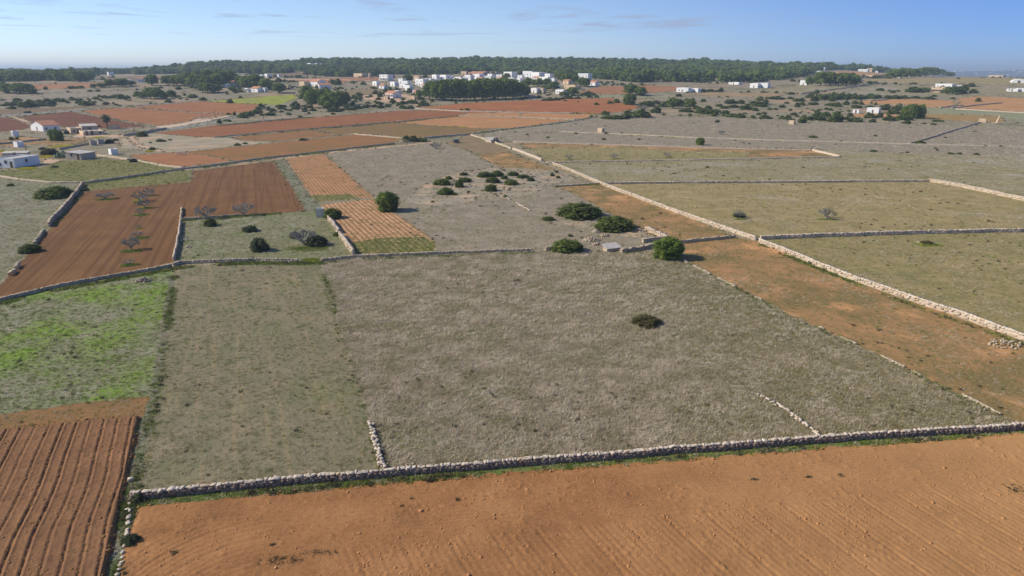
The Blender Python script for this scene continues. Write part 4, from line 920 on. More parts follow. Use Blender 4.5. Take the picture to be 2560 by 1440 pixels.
def wall_core(L, h, w, jit=.12, ragged=0.0):
    """battered core: rows of a jittered cross-section along the line"""
    n = len(L); T = np.gradient(L, axis=0); T /= np.linalg.norm(T, axis=1)[:, None] + 1e-9
    N = np.column_stack([-T[:, 1], T[:, 0]])
    prof = [(-.56, -.05), (-.48, .5), (-.38, .9), (0, .96), (.38, .9), (.48, .5), (.56, -.05)]
    z0 = hgt(L[:, 0], L[:, 1]); V = []
    hh = h * (1 - ragged * rng.uniform(0, 1, n) ** 2)
    wav = (fbm(np.arange(n) / 9.0, np.zeros(n), 40, 2) - .5) * w * .8
    for o, q_ in prof:
        j = rng.uniform(-jit, jit, (n, 2)) * w
        V.append(np.column_stack([L + N * (o * w + wav[:, None] + j[:, :1]), z0 + hh * q_ + (j[:, 1] * .8 if q_ > 0 else 0)]))
    V = np.stack(V, 1); m = len(prof); i = np.arange(n * m).reshape(n, m)
    F = np.stack([i[:-1, :-1], i[1:, :-1], i[1:, 1:], i[:-1, 1:]], -1).reshape(-1, 4)
    ends = [(0, 1, 2, 3), (0, 3, 4, 5), (0, 5, 6, 6)]
    F = np.vstack([F, [[i[0, a] for a in (0, 1, 5, 6)], [i[0, a] for a in (1, 2, 4, 5)], [i[-1, a] for a in (6, 5, 1, 0)], [i[-1, a] for a in (5, 4, 2, 1)]]])
    return V.reshape(-1, 3), F, T, N, z0, hh, wav
def wall(px, h, w, label, near=False, stones=True, mat=None, ragged=.15, name='dry_stone_wall', size=.34, cat='wall', group=None):
    mat = mat or M_LIMEW
    d = np.mean([G(*p)[1] for p in px])
    step = max(.45, d * .004)
    L = polyline(px, step)
    V, F, T, N, z0, hh, wav = wall_core(L, h, w, .12, ragged)
    base = (float(L[0, 0]), float(L[0, 1]), float(z0[0]))
    core_me = mk('wall_core', V - np.array(base), F, mat)
    if not stones:
        return tag(ob(name, core_me, None, base), label, cat, group)
    e = tag(ob(name, None, None, base), label, cat, group); e.empty_display_size = .5
    loose = ragged >= .7                                             # only scattered stones are left of these
    if not loose: ob('wall_core', core_me, e)
    S = Stones(); TOP = Stones()
    seg = np.linalg.norm(np.diff(L, axis=0), axis=1); tot = seg.sum(); cum = np.concatenate([[0], np.cumsum(seg)])
    def at(s):
        k = min(len(L) - 2, int(np.searchsorted(cum, s) - 1)); k = max(0, k); t_ = (s - cum[k]) / (seg[k] + 1e-9)
        return L[k] + (L[k + 1] - L[k]) * t_ + N[k] * (wav[k] + (wav[k + 1] - wav[k]) * t_), T[k], N[k], z0[k] + (z0[k + 1] - z0[k]) * t_, hh[k] + (hh[k + 1] - hh[k]) * t_
    s = .1
    while s < tot:                                                   # stones bedded along the top and both faces
        p, t_, n_, z, hk = at(s); yaw = math.atan2(t_[1], t_[0])
        q_ = R.uniform(.75, 1.25)
        if loose and float(vnoise(np.array(s / 2.2), np.array(base[0]), 66)) < .5:
            s += size; continue
        if not near:
            TOP.put((*(p + n_ * R.uniform(-.12, .12) * w - base[:2]), z + hk - base[2] + .05), (size * q_ * 1.2, w * R.uniform(.9, 1.3), size * .5), .18, yaw + R.uniform(-.3, .3))
        for sd in (-1, 1):
            if near or R.random() < .75:
                for row in range(3 if near else 1):
                    zz = hk * ((row + .5) / 3.4 if near else R.uniform(.2, .85))
                    S.put((*(p + n_ * sd * w * (.60 - .13 * zz / h) + t_ * R.uniform(-.2, .2) - base[:2]), z + zz - base[2]), (size * R.uniform(.7, 1.2), size * .45, size * R.uniform(.5, .8)), .25, yaw)
        s += size * (.85 if near else .95) * q_
    so = ob('rubble_stones', S.mesh('rubble_stones', mat), e); so['kind'] = 'stuff'
    if TOP.n:
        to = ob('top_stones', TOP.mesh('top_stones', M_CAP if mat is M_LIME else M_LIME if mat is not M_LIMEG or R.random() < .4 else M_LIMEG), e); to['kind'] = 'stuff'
    if near:                                                         # every cap stone is a piece of its own
        s = .12; k = 0
        while s < tot and k < 300:
            p, t_, n_, z, hk = at(s); L_ = R.choice((.16, .22, .28, .32, .38, .5))
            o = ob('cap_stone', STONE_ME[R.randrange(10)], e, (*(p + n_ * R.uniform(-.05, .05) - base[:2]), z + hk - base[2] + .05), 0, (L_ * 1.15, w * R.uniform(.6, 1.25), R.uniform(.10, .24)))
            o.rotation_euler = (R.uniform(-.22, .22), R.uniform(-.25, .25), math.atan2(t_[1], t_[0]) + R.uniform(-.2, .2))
            s += L_; k += 1
    return e

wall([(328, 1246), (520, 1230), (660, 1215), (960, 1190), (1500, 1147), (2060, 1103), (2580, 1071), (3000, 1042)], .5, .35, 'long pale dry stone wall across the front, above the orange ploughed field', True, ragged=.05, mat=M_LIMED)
# stub walls of loose blocks
def block_row(px, n, label, size, spread, stack=1):
    L = polyline(px, .3); base = (float(L[0, 0]), float(L[0, 1]), 0.0)
    e = tag(ob('stone_row', None, None, base), label, 'stone wall')
    for k in range(n):
        i = min(len(L) - 1, int(len(L) * (k + R.random()) / n)); q_ = R.uniform(.7, 1.3)
        lv = R.randrange(stack)
        o = ob('stone', STONE_ME[R.randrange(10)], e, (L[i, 0] + R.uniform(-spread, spread) - base[0], L[i, 1] + R.uniform(-.12, .12) - base[1], size * (.25 + .45 * lv)), 0, (size * q_, size * R.uniform(.6, 1), size * R.uniform(.5, .8)))
        o.rotation_euler = (R.uniform(-.3, .3), R.uniform(-.3, .3), R.uniform(0, 6.28))
block_row([(926, 1060), (935, 1092), (945, 1130), (958, 1180)], 96, 'short tumbled row of pale blocks running back from the front wall, left', .27, .2, 3)
block_row([(1897, 988), (1960, 1024), (2010, 1060), (2052, 1094)], 62, 'short thin row of pale stones running back from the front wall, right', .27, .14, 2)
block_row([(325, 1262), (318, 1320), (308, 1375), (298, 1445), (285, 1520)], 26, 'half-buried line of pale stones on the balk between the front fields', .28, .1, 1)
tag(ob('boulder', STONE_ME[2], None, (*G(327, 1202), .12), .4, (.45, .35, .34)), 'single pale boulder near the left end of the front wall', 'boulder')
wall([(1712, 654), (1750, 674), (1850, 724), (1905, 752)], .2, .26, 'low broken stone line starting at the large juniper', stones=True, mat=M_LIMEG, ragged=.7, size=.24)
wall([(1925, 762), (1960, 781), (2060, 824)], .18, .24, 'low broken stone line right of the olive-brown bush', mat=M_LIMEG, ragged=.8, size=.24)
wall([(2085, 836), (2200, 891), (2260, 918)], .16, .24, 'low broken stone line along the orange strip, third stretch', mat=M_LIMEG, ragged=.8, size=.24)
wall([(2285, 930), (2390, 980), (2430, 1000), (2500, 1036)], .12, .2, 'lowest stones of the broken line near the right end of the front wall', mat=M_LIMEG, ragged=.9, size=.24)
wall([(1383, 411), (1440, 434), (1505, 462), (1600, 498), (1700, 535), (1800, 570), (1890, 601)], 0.66, .5, 'broad tan dry stone wall running diagonally, upper stretch', mat=M_LIME, ragged=.06, size=.4)
wall([(1900, 606), (2000, 646), (2100, 688), (2240, 738), (2410, 795), (2560, 850), (2900, 978)], 0.66, .52, 'broad tan dry stone wall running diagonally, lower stretch to the right edge', mat=M_LIME, ragged=.05, size=.4)
wall([(1283, 374), (1310, 384), (1355, 402)], .9, .6, 'whitest stretch of the diagonal wall, above the gap', mat=M_LIME, ragged=.05, stones=False)
wall([(1178, 338), (1205, 347), (1235, 356), (1278, 373)], .7, .6, 'upper end of the diagonal wall by the open stone shed', mat=M_LIMEG, stones=False)
wall([(1900, 598), (2060, 592), (2240, 586), (2400, 582), (2560, 579), (2900, 572)], .6, .66, 'pale stone wall between the two large pastures on the right', mat=M_LIME)
wall([(1512, 460), (1700, 458), (1920, 457), (2150, 455), (2325, 454)], .45, .66, 'straight thin wall crossing the right pasture from the diagonal wall', mat=M_LIME)
wall([(2325, 454), (2400, 467), (2480, 484), (2560, 502), (2800, 556)], .8, .6, 'tan wall bending down to the right edge from the thin straight wall', mat=M_LIME)
wall([(1365, 407), (1600, 403), (1760, 400), (1920, 397), (2098, 393)], .45, .8, 'lower wall of the walled wedge field', mat=M_LIME, stones=False)
wall([(1285, 356), (1600, 366), (1737, 370), (1920, 375), (2032, 377)], .6, .6, 'upper wall of the walled wedge field', mat=M_LIME, stones=False)
wall([(2032, 377), (2065, 385), (2100, 393)], .8, .7, 'short pale wall closing the right tip of the walled wedge field', mat=M_LIME, stones=False)
wall([(1250, 329), (1400, 330), (1555, 336), (1737, 345), (1920, 351), (2100, 356), (2272, 361), (2560, 368), (2900, 378)], .5, .6, 'long low wall across the upper grey pasture on the right', mat=M_LIME, stones=False)
wall([(2272, 360), (2310, 350), (2360, 334), (2410, 319), (2450, 307)], .7, .7, 'oblique wall climbing to the leaning pillar at right', mat=M_LIMEW, stones=False)
wall([(433, 666), (450, 660), (520, 657), (640, 653), (745, 655)], .45, .36, 'middle stone wall, left stretch above the greenish meadow', mat=M_LIMEG)
wall([(805, 653), (885, 645), (1000, 640), (1090, 636), (1200, 632), (1330, 628)], .42, .36, 'middle stone wall, right stretch above the large dry grass field', mat=M_LIMEG, ragged=.3)
wall([(1362, 626), (1388, 624)], .6, .6, 'short remnant of the middle wall beside the dome-shaped bush', mat=M_LIMEG, ragged=.4)
wall([(-120, 782), (0, 753), (130, 722), (180, 711), (300, 690), (430, 667)], .4, .36, 'stone wall along the bottom of the red ploughed field', mat=M_LIMEG, ragged=.3)
wall([(208, 462), (190, 488), (170, 512), (150, 534), (122, 567)], 0.85, .55, 'thick high stone wall at the left side of the red field', mat=M_LIMEW, ragged=.08)
wall([(112, 578), (98, 596), (86, 612)], .5, .5, 'collapsed lower stretch of the thick left wall', mat=M_LIMEG, ragged=.6)
wall([(52, 660), (36, 680), (20, 695), (0, 715)], .5, .5, 'overgrown stones at the lower left edge of the red field', mat=M_LIMEG, ragged=.8)
wall([(208, 459), (330, 443), (460, 423), (560, 411), (640, 399), (800, 381), (900, 369), (985, 359)], .6, .5, 'long dark-faced wall above the red ploughed fields', mat=M_LIMEW, stones=False)
wall([(-150, 424), (0, 442), (60, 451), (125, 457), (205, 457)], .5, .6, 'low curved pale wall below the olive meadow at left', mat=M_LIME, stones=False)
wall([(452, 556), (448, 585), (441, 625), (434, 652)], .55, .3, 'thin white wall on the right side of the red field', mat=M_LIME, ragged=.05)
wall([(456, 522), (453, 540), (452, 553)], .4, .4, 'scattered stones at the upper end of the thin white wall', mat=M_LIMEG, ragged=.5)
wall([(458, 550), (520, 546), (560, 543), (602, 539)], .35, .4, 'low mossy wall below the two spreading bare figs', mat=M_LIMEG, ragged=.5)
wall([(822, 549), (835, 566), (846, 583)], .8, .5, 'pale wall running down from the small stone hut', mat=M_LIME, ragged=.15)
wall([(851, 590), (865, 610), (883, 636)], .8, .5, 'lower stretch of the pale wall below the small stone hut', mat=M_LIME, ragged=.2)
wall([(1695, 608), (1760, 602), (1800, 598), (1838, 594)], .5, .45, 'low mossy wall between the two orange strips', mat=M_LIMEG, ragged=.35)
wall([(1385, 467), (1440, 464), (1505, 460)], .35, .45, 'low flowery wall at the top of the orange strip', mat=M_LIMEG, ragged=.4)
wall([(534, 344), (652, 333), (770, 323), (886, 314), (1020, 302), (1148, 290)], .5, .5, 'long dark wall below the long red ploughed strip', stones=False)
wall([(550, 314), (651, 304), (784, 293)], .5, .5, 'dark wall above the long red ploughed strip', stones=False)
wall([(1148, 290), (1225, 292), (1300, 294), (1440, 300)], .6, .8, 'thin wall between two pale orange fields before the village', stones=False, mat=M_LIMEG)
wall([(1034, 272), (1159, 279), (1280, 282), (1430, 284)], .7, .8, 'pale wall under the big orange field before the village', stones=False, mat=M_LIME)
wall([(1058, 347), (1110, 342), (1167, 338)], .9, .8, 'wall right of the rubble heap near the parked car', stones=False)
wall([(1167, 337), (1240, 326), (1300, 320), (1365, 312), (1440, 302), (1492, 292)], .5, .6, 'dark wall climbing from the parked car to the orange field tip', stones=False, mat=M_LIMEG)
wall([(886, 336), (945, 341), (1007, 346)], .5, .6, 'thin pale wall at the end of the weedy brown field', stones=False, mat=M_LIME)
wall([(308, 341), (350, 335), (385, 329), (417, 323)], 1.2, .7, 'high dark wall beside the grey road at left', stones=False)
wall([(2000, 236), (2070, 226), (2136, 218), (2206, 208)], 1.0, .9, 'dark straight wall below the pine grove on the right', stones=False)
wall([(2350, 270), (2380, 266), (2407, 264)], .9, .9, 'short dark wall in the tan ploughed fields', stones=False)
wall([(2378, 271), (2440, 264), (2503, 258)], .9, .9, 'longer dark wall dividing the tan ploughed fields', stones=False)
wall([(2390, 273), (2470, 278), (2560, 283), (2800, 297)], .7, .9, 'pale wall under the tan ploughed fields at the right edge', stones=False, mat=M_LIME)
wall([(2175, 253), (2200, 251.5), (2220, 250)], .9, .9, 'shortest dark wall beside the hedgerow on the right', stones=False)
wall([(400, 414), (430, 418), (458, 421)], .6, .7, 'pale wall at the lower corner of the dotted vineyard', stones=False, mat=M_LIME)
wall([(345, 402), (375, 409), (398, 413)], .5, .6, 'low wall left of the dotted vineyard corner', stones=False, mat=M_LIMEG)
wall([(246, 390), (285, 395), (322, 400)], .7, .7, 'pale low wall right of the grey block hut', stones=False, mat=M_LIME)
wall([(-60, 366), (0, 361), (60, 355), (115, 350)], .8, .7, 'dark wall below the orchard at the far left', stones=False)
wall([(148, 375), (185, 368), (220, 361)], .9, .7, 'dark wall leading to the small grey ruin', stones=False)
# heaps of field stones
def heap(px, py, w, h, label, n=60, mat=None, size=.4, name='stone_heap'):
    x, y = G(px, py); s = mpp(x, y); W, H = w * s / 2, h * s
    S = Stones(); z = float(hgt(x, y)); sz = min(.45, max(.25, W * .09))
    for k in range(n):
        r = math.sqrt(R.random()); a = R.uniform(0, 6.28); top = H * (1 - r ** 1.5)
        S.put((W * r * math.cos(a), W * .6 * r * math.sin(a), max(.05, top * R.uniform(.5, 1))), (sz * R.uniform(.6, 1.4), sz * R.uniform(.6, 1.1), sz * R.uniform(.5, .9)), .5)
    o = ob(name, S.mesh(name, mat or M_LIMEW), None, (x, y + W * .5, z)); tag(o, label, 'stone heap')
    return o
heap(352, 706, 42, 11, 'low heap of stones in the rough meadow below the red field', 90)
heap(1012, 357, 40, 9, 'pale rubble heap at the left of the dark bushes, centre', 90, M_LIME)
heap(448, 388, 34, 7, 'pale grey heap of stones on the dotted vineyard', 80, M_LIME)
heap(1480, 604, 46, 10, 'collapsed stone pile left of the ruined enclosure, nearer part', 120, M_LIME)
heap(1492, 582, 24, 8, 'collapsed stone pile left of the ruined enclosure, farther part', 70, M_LIME)
heap(1496, 614, 30, 8, 'tumbled stones between the dome-shaped bush and the ruined hut', 80, M_LIMEW)
heap(1600, 580, 44, 7, 'spread rubble right of the broad mastic bush', 110, M_LIME)
heap(1512, 592, 22, 8, 'small ruined stone pen beside the collapsed piles', 50, M_LIMEW)
heap(2540, 872, 110, 7, 'ring of half-buried stones at the right edge of the picture', 46, M_LIMEG)
heap(2325, 612, 56, 5, 'grey stones overgrown with green weeds in the right pasture', 60, M_LIMEG)
heap(470, 620, 14, 7, 'small block of stones by the thin white wall', 14, M_LIME)
heap(1205, 440, 30, 3, 'line of flat bare rocks across the knoll, upper part', 40, M_LIME)
heap(1185, 432, 30, 3, 'flat bare rocks at the top of the knoll', 36, M_LIME)
heap(1310, 480, 10, 3, 'few stones below the right-hand knoll bush', 10, M_LIME)
heap(500, 298, 60, 8, 'long rubble heap beside the grey road', 120, M_LIME)
wall([(1618, 574), (1640, 585), (1668, 599)], .7, .8, 'thick tumbled wall of the ruined enclosure, right side', mat=M_LIME, ragged=.4)
wall([(1606, 606), (1640, 601), (1668, 599)], .6, .5, 'mossy inner wall of the ruined enclosure', mat=M_LIMEG, ragged=.3)
wall([(1552, 632), (1600, 625), (1646, 618)], .7, .6, 'pale wall between the ruined hut and the large juniper', mat=M_LIMEG, ragged=.35)
wall([(1265, 493), (1290, 507), (1320, 525), (1345, 540)], .25, .4, 'faint line of stones running down from the knoll', mat=M_LIME, ragged=.9)

# ------------------------------------------------------------------ buildings
M_WHITE = simple('whitewash', (244, 243, 240), (234, 232, 226), 1.2, .85, .98)
M_TANW = simple('tan_render', (226, 200, 166), (206, 180, 148), 1.5, .9, .95)
M_PINKW = simple('pink_render', (222, 178, 160), (206, 162, 146), 1.5, .9, .95)
M_BLOCK = simple('shade_grey_wall', (196, 184, 164), (170, 158, 140), .8, .95, 1.0, .2)
M_TILE = simple('clay_tiles', (204, 150, 116), (180, 124, 94), .5, .9, 1.0, .3)
M_ROOFG = simple('flat_roof', (206, 198, 186), (184, 176, 166), 1.5, .9, 1.0)
M_GLASS = simple('window_dark', (44, 50, 58), (34, 38, 46), .4, .25, 1.0, spec=.5)
M_FRAME = simple('stone_frame', (210, 204, 194), (196, 190, 180), .4, .8, 1.0)
M_WOOD = simple('painted_wood', (118, 92, 70), (98, 76, 58), .4, .8, 1.0)
M_BLUE = simple('blue_paint', (70, 110, 170), (58, 96, 150), .4, .7, 1.0)
def win_meshes(w=.9, h=1.0):
    f = MB(); t_ = .09
    f.box(-w / 2 - t_, -w / 2, -.06, .05, -t_, h + t_); f.box(w / 2, w / 2 + t_, -.06, .05, -t_, h + t_)
    f.box(-w / 2, w / 2, -.06, .05, h, h + t_); f.box(-w / 2, w / 2, -.08, .05, -t_, 0)
    return f.mesh('window_frame', M_FRAME), MB().box(-w / 2, w / 2, -.025, .03, 0, h).mesh('window_pane', M_GLASS)
WIN = win_meshes(); DOOR_ME = MB().box(-.5, .5, -.035, .03, 0, 2.05).box(.3, .36, -.07, -.035, .95, 1.1).mesh('door', M_WOOD)
def building(x, y, yaw, wx, wy, h, label, roof='flat', mat=None, wins=None, doors=((0, 0.0),), name='white_house', chim=False, porch=0.0, cat='house', group=None, detail=True):
    """box house; local x along the front (front faces -y); wins = list of (side, offset, sill); sides 0 front, 1 right, 2 back, 3 left"""
    mat = mat or M_WHITE
    e = tag(ob(name, None, None, (x, y, float(hgt(x, y)) - .15), yaw), label, cat, group)
    X, Y = wx / 2, wy / 2; m = MB(); T_ = .28
    par = h + (.35 if roof == 'flat' else 0.0)
    m.box(-X, X, -Y, -Y + T_, 0, par); m.box(-X, X, Y - T_, Y, 0, par); m.box(-X, -X + T_, -Y + T_, Y - T_, 0, par); m.box(X - T_, X, -Y + T_, Y - T_, 0, par)
    if roof == 'gable':
        rz = min(wy * .22, 2.0)
        for sx in (-X, X - T_):
            m.add([(sx, -Y, h), (sx + T_, -Y, h), (sx, Y, h), (sx + T_, Y, h), (sx, 0, h + rz), (sx + T_, 0, h + rz)], [(0, 4, 2), (1, 3, 5), (0, 1, 5, 4), (2, 4, 5, 3)])
    ob('wall', m.mesh('wall', mat), e)
    if roof == 'flat':
        r_ = ob('roof', MB().box(-X + T_, X - T_, -Y + T_, Y - T_, h - .2, h).mesh('roof', M_ROOFG), e)
    elif roof == 'shed':
        r_ = ob('roof', MB().add([(-X - .2, -Y - .2, h), (X + .2, -Y - .2, h), (X + .2, Y + .2, h + .5), (-X - .2, Y + .2, h + .5), (-X - .2, -Y - .2, h + .12), (X + .2, -Y - .2, h + .12), (X + .2, Y + .2, h + .62), (-X - .2, Y + .2, h + .62)], [(3, 2, 1, 0), (4, 5, 6, 7), (0, 1, 5, 4), (1, 2, 6, 5), (2, 3, 7, 6), (3, 0, 4, 7)]).mesh('roof', M_ROOFG), e)
    else:
        q_ = .3; g = MB(); k_ = rz / Y
        for sg in (-1, 1):
            g.add([(-X - q_, sg * (Y + q_), h - q_ * k_), (X + q_, sg * (Y + q_), h - q_ * k_), (X + q_, 0, h + rz), (-X - q_, 0, h + rz),
                   (-X - q_, sg * (Y + q_), h - q_ * k_ + .15), (X + q_, sg * (Y + q_), h - q_ * k_ + .15), (X + q_, 0, h + rz + .15), (-X - q_, 0, h + rz + .15)],
                  [(3, 2, 1, 0), (4, 5, 6, 7), (0, 1, 5, 4), (1, 2, 6, 5), (2, 3, 7, 6), (3, 0, 4, 7)])
        r_ = ob('roof', g.mesh('roof', M_TILE), e)
    if chim: ob('chimney', MB().box(-.35, .35, -.35, .35, h - .1, h + 1.3).box(-.45, .45, -.45, .45, h + 1.3, h + 1.45).mesh('chimney', mat), e, (X * .5, Y * .3, 0))
    side = [((0, -Y), 0), ((X, 0), math.pi / 2), ((0, Y), math.pi), ((-X, 0), -math.pi / 2)]
    if wins is None:
        wins = []
        for sd, ln in ((0, wx), (3, wy), (1, wy)):
            n = max(1, int(ln / 4.4))
            for f_ in range(1 if h < 4.6 else 2):
                for k in range(n):
                    if f_ == 0 and sd == 0 and k == n // 2: continue
                    wins.append((sd, (k + .5) / n - .5, 1.1 + 2.9 * f_))
    def put(nm, me, sd, off, z):
        (ox, oy), an = side[sd]; ln = wx if sd % 2 == 0 else wy
        return ob(nm, me, e, (ox + math.cos(an) * off * ln, oy + math.sin(an) * off * ln, z), an)
    for sd, off, z in wins:
        w_ = put('window', WIN[0] if detail else WIN[1], sd, off, z)
        if detail: ob('pane', WIN[1], w_)
    for sd, off in doors: put('door', DOOR_ME, sd, off, .16)
    if porch:
        p = MB().box(-X, X, -Y - porch, -Y - .003, 2.55, 2.75)
        po = ob('porch_roof', p.mesh('porch_roof', M_ROOFG if roof == 'flat' else M_TILE), e)
        for k in range(3): ob('porch_post', MB().box(-.14, .14, -.14, .14, 0, 2.55).mesh('porch_post', mat), po, (-X + .2 + k * (wx - .4) / 2, -Y - porch + .2, 0))
    return e
def house(z, xl, xr, yt, yb, label, roof='flat', mat=None, yaw=None, dep=1.0, **kw):
    k = z(1, 0)[0] - z(0, 0)[0]; px, py = z((xl + xr) / 2, yb)
    x, y = G(px, py); s = mpp(x, y)
    W = (xr - xl) * k * s * 1.22; H = max(1.9, (yb - yt) * k * s * 1.12)
    yaw = -math.radians(R.uniform(38, 52)) if yaw is None else math.radians(yaw)
    c = abs(math.cos(yaw)) + dep * .55 * abs(math.sin(yaw)); wx = max(2.8, W / c); wy = max(2.4, wx * dep * .62)
    if roof == 'gable': H = max(2.3, H * .78)
    return building(x, y + wy * .5, yaw, wx, wy, H, label, roof, mat, detail=k * (yb - yt) > 12, **kw)
def corner_house(C, Rr, L, hpx, label, **kw):
    """house given by its near ground corner and the two neighbouring ground corners"""
    c, r, l = (np.array(G(*p)) for p in (C, Rr, L)); s = mpp(*c)
    u = (r - c); wx = np.linalg.norm(u); u /= wx; v = np.array([-u[1], u[0]]); wy = abs((l - c) @ v)
    ctr = c + u * wx / 2 + v * wy / 2
    return building(ctr[0], ctr[1], math.atan2(u[1], u[0]), wx, wy, hpx * s, label, **kw)
# farm on the left
corner_house((37.7, 420), (101, 410), (1, 416.5), 22, 'long white block house at the left edge, nearest of the farm', wins=[(0, -.02, 1.5), (3, 0.1, 1.5), (3, -.2, .7)], doors=[(3, .35)])
corner_house((204, 400), (240, 394.5), (181, 396.5), 16, 'grey blockwork hut with flat slab roof beside the prickly pears', mat=M_BLOCK, roof='shed', wins=[(3, -.1, 1.2)], doors=[(3, .3)], name='block_hut', cat='hut')
corner_house((109, 329), (150, 326), (101, 324), 15, 'white farmhouse with pale tiled gable roof at left', roof='gable', chim=False, wins=[(0, -.3, 1.0), (0, .25, 1.0)], doors=[(3, 0)])
corner_house((178, 335), (205, 333.5), (173, 331), 13, 'tan wing at the left of the long farmhouse', mat=M_TANW, doors=[(0, .2)], wins=[(0, -.2, 1.0)], name='farmhouse')
corner_house((206, 330), (246, 328), (200, 326), 14, 'long tan farmhouse with a pale flat roof beside the palm', mat=M_TANW, roof='shed', name='farmhouse')
corner_house((210, 339), (262, 336), (206, 334), 8.5, 'low open porch building in front of the long farmhouse', mat=M_TANW, name='porch_building', wins=[(0, .3, .6)], doors=[(0, -.35), (0, -.1)])
house(Z5, 205, 315, 532, 596, 'small white cube-shaped cistern in the orchard at far left', wins=[], doors=[], name='cistern', cat='cistern', yaw=-30)
house(Z5, 182, 240, 365, 435, 'narrow white hut behind the orchard trees at far left', wins=[], doors=[(0, 0)], name='white_hut', cat='hut')
house(Z5, 1350, 1450, 515, 570, 'small roofless grey ruin left of a green bush', mat=M_BLOCK, wins=[], name='grey_ruin', cat='hut')
house(Z5, 1440, 1560, 490, 550, 'grey stone shed joined to the small ruin', mat=M_BLOCK, wins=[], name='stone_shed', cat='shed')
house(Z5, 1650, 1760, 672, 712, 'low white wall remains in the tan pasture', wins=[], doors=[], name='white_ruin', cat='ruin')
house(Z5, 80, 370, 715, 765, 'long grey shed roof behind the white block house', mat=M_BLOCK, roof='shed', wins=[], name='grey_shed', cat='shed', yaw=8, dep=.5)
house(Z5, 1655, 1770, 300, 325, 'low pale wall block right of the palm', mat=M_TANW, wins=[], doors=[], name='pale_shed', cat='shed', yaw=10)
# huts in the fields
corner_house((791, 544), (811, 543), (787, 541), 20, 'small stone hut with pale roof between red field and striped field', mat=M_FRAME, roof='flat', wins=[], doors=[(3, .1)], name='stone_hut', cat='hut')
corner_house((1518, 630), (1550, 626), (1508, 625), 9, 'low ruined stone hut with grey slab roof beside the pale wall', mat=M_LIMEW, roof='shed', wins=[], doors=[], name='ruined_hut', cat='hut')
corner_house((1228, 357), (1249, 356), (1226, 353), 7.5, 'open stone shed on the diagonal wall near the parked car', mat=M_BLOCK, roof='shed', wins=[], doors=[(0, -.1), (0, .2)], name='stone_shed', cat='shed')
house(ZI, 1499, 1508, 324, 331, 'tiny stone box hut on the upper grey pasture, left', mat=M_TANW, wins=[], doors=[], name='tiny_hut', cat='hut')
house(ZI, 1978, 1986, 304, 311, 'tiny stone box hut at the foot of the scrub, right', mat=M_TANW, wins=[], doors=[], name='tiny_hut', cat='hut')
house(ZI, 2452, 2466, 301, 306, 'tiny stone hut beside the leaning pillar', mat=M_TANW, wins=[], doors=[], name='tiny_hut', cat='hut')
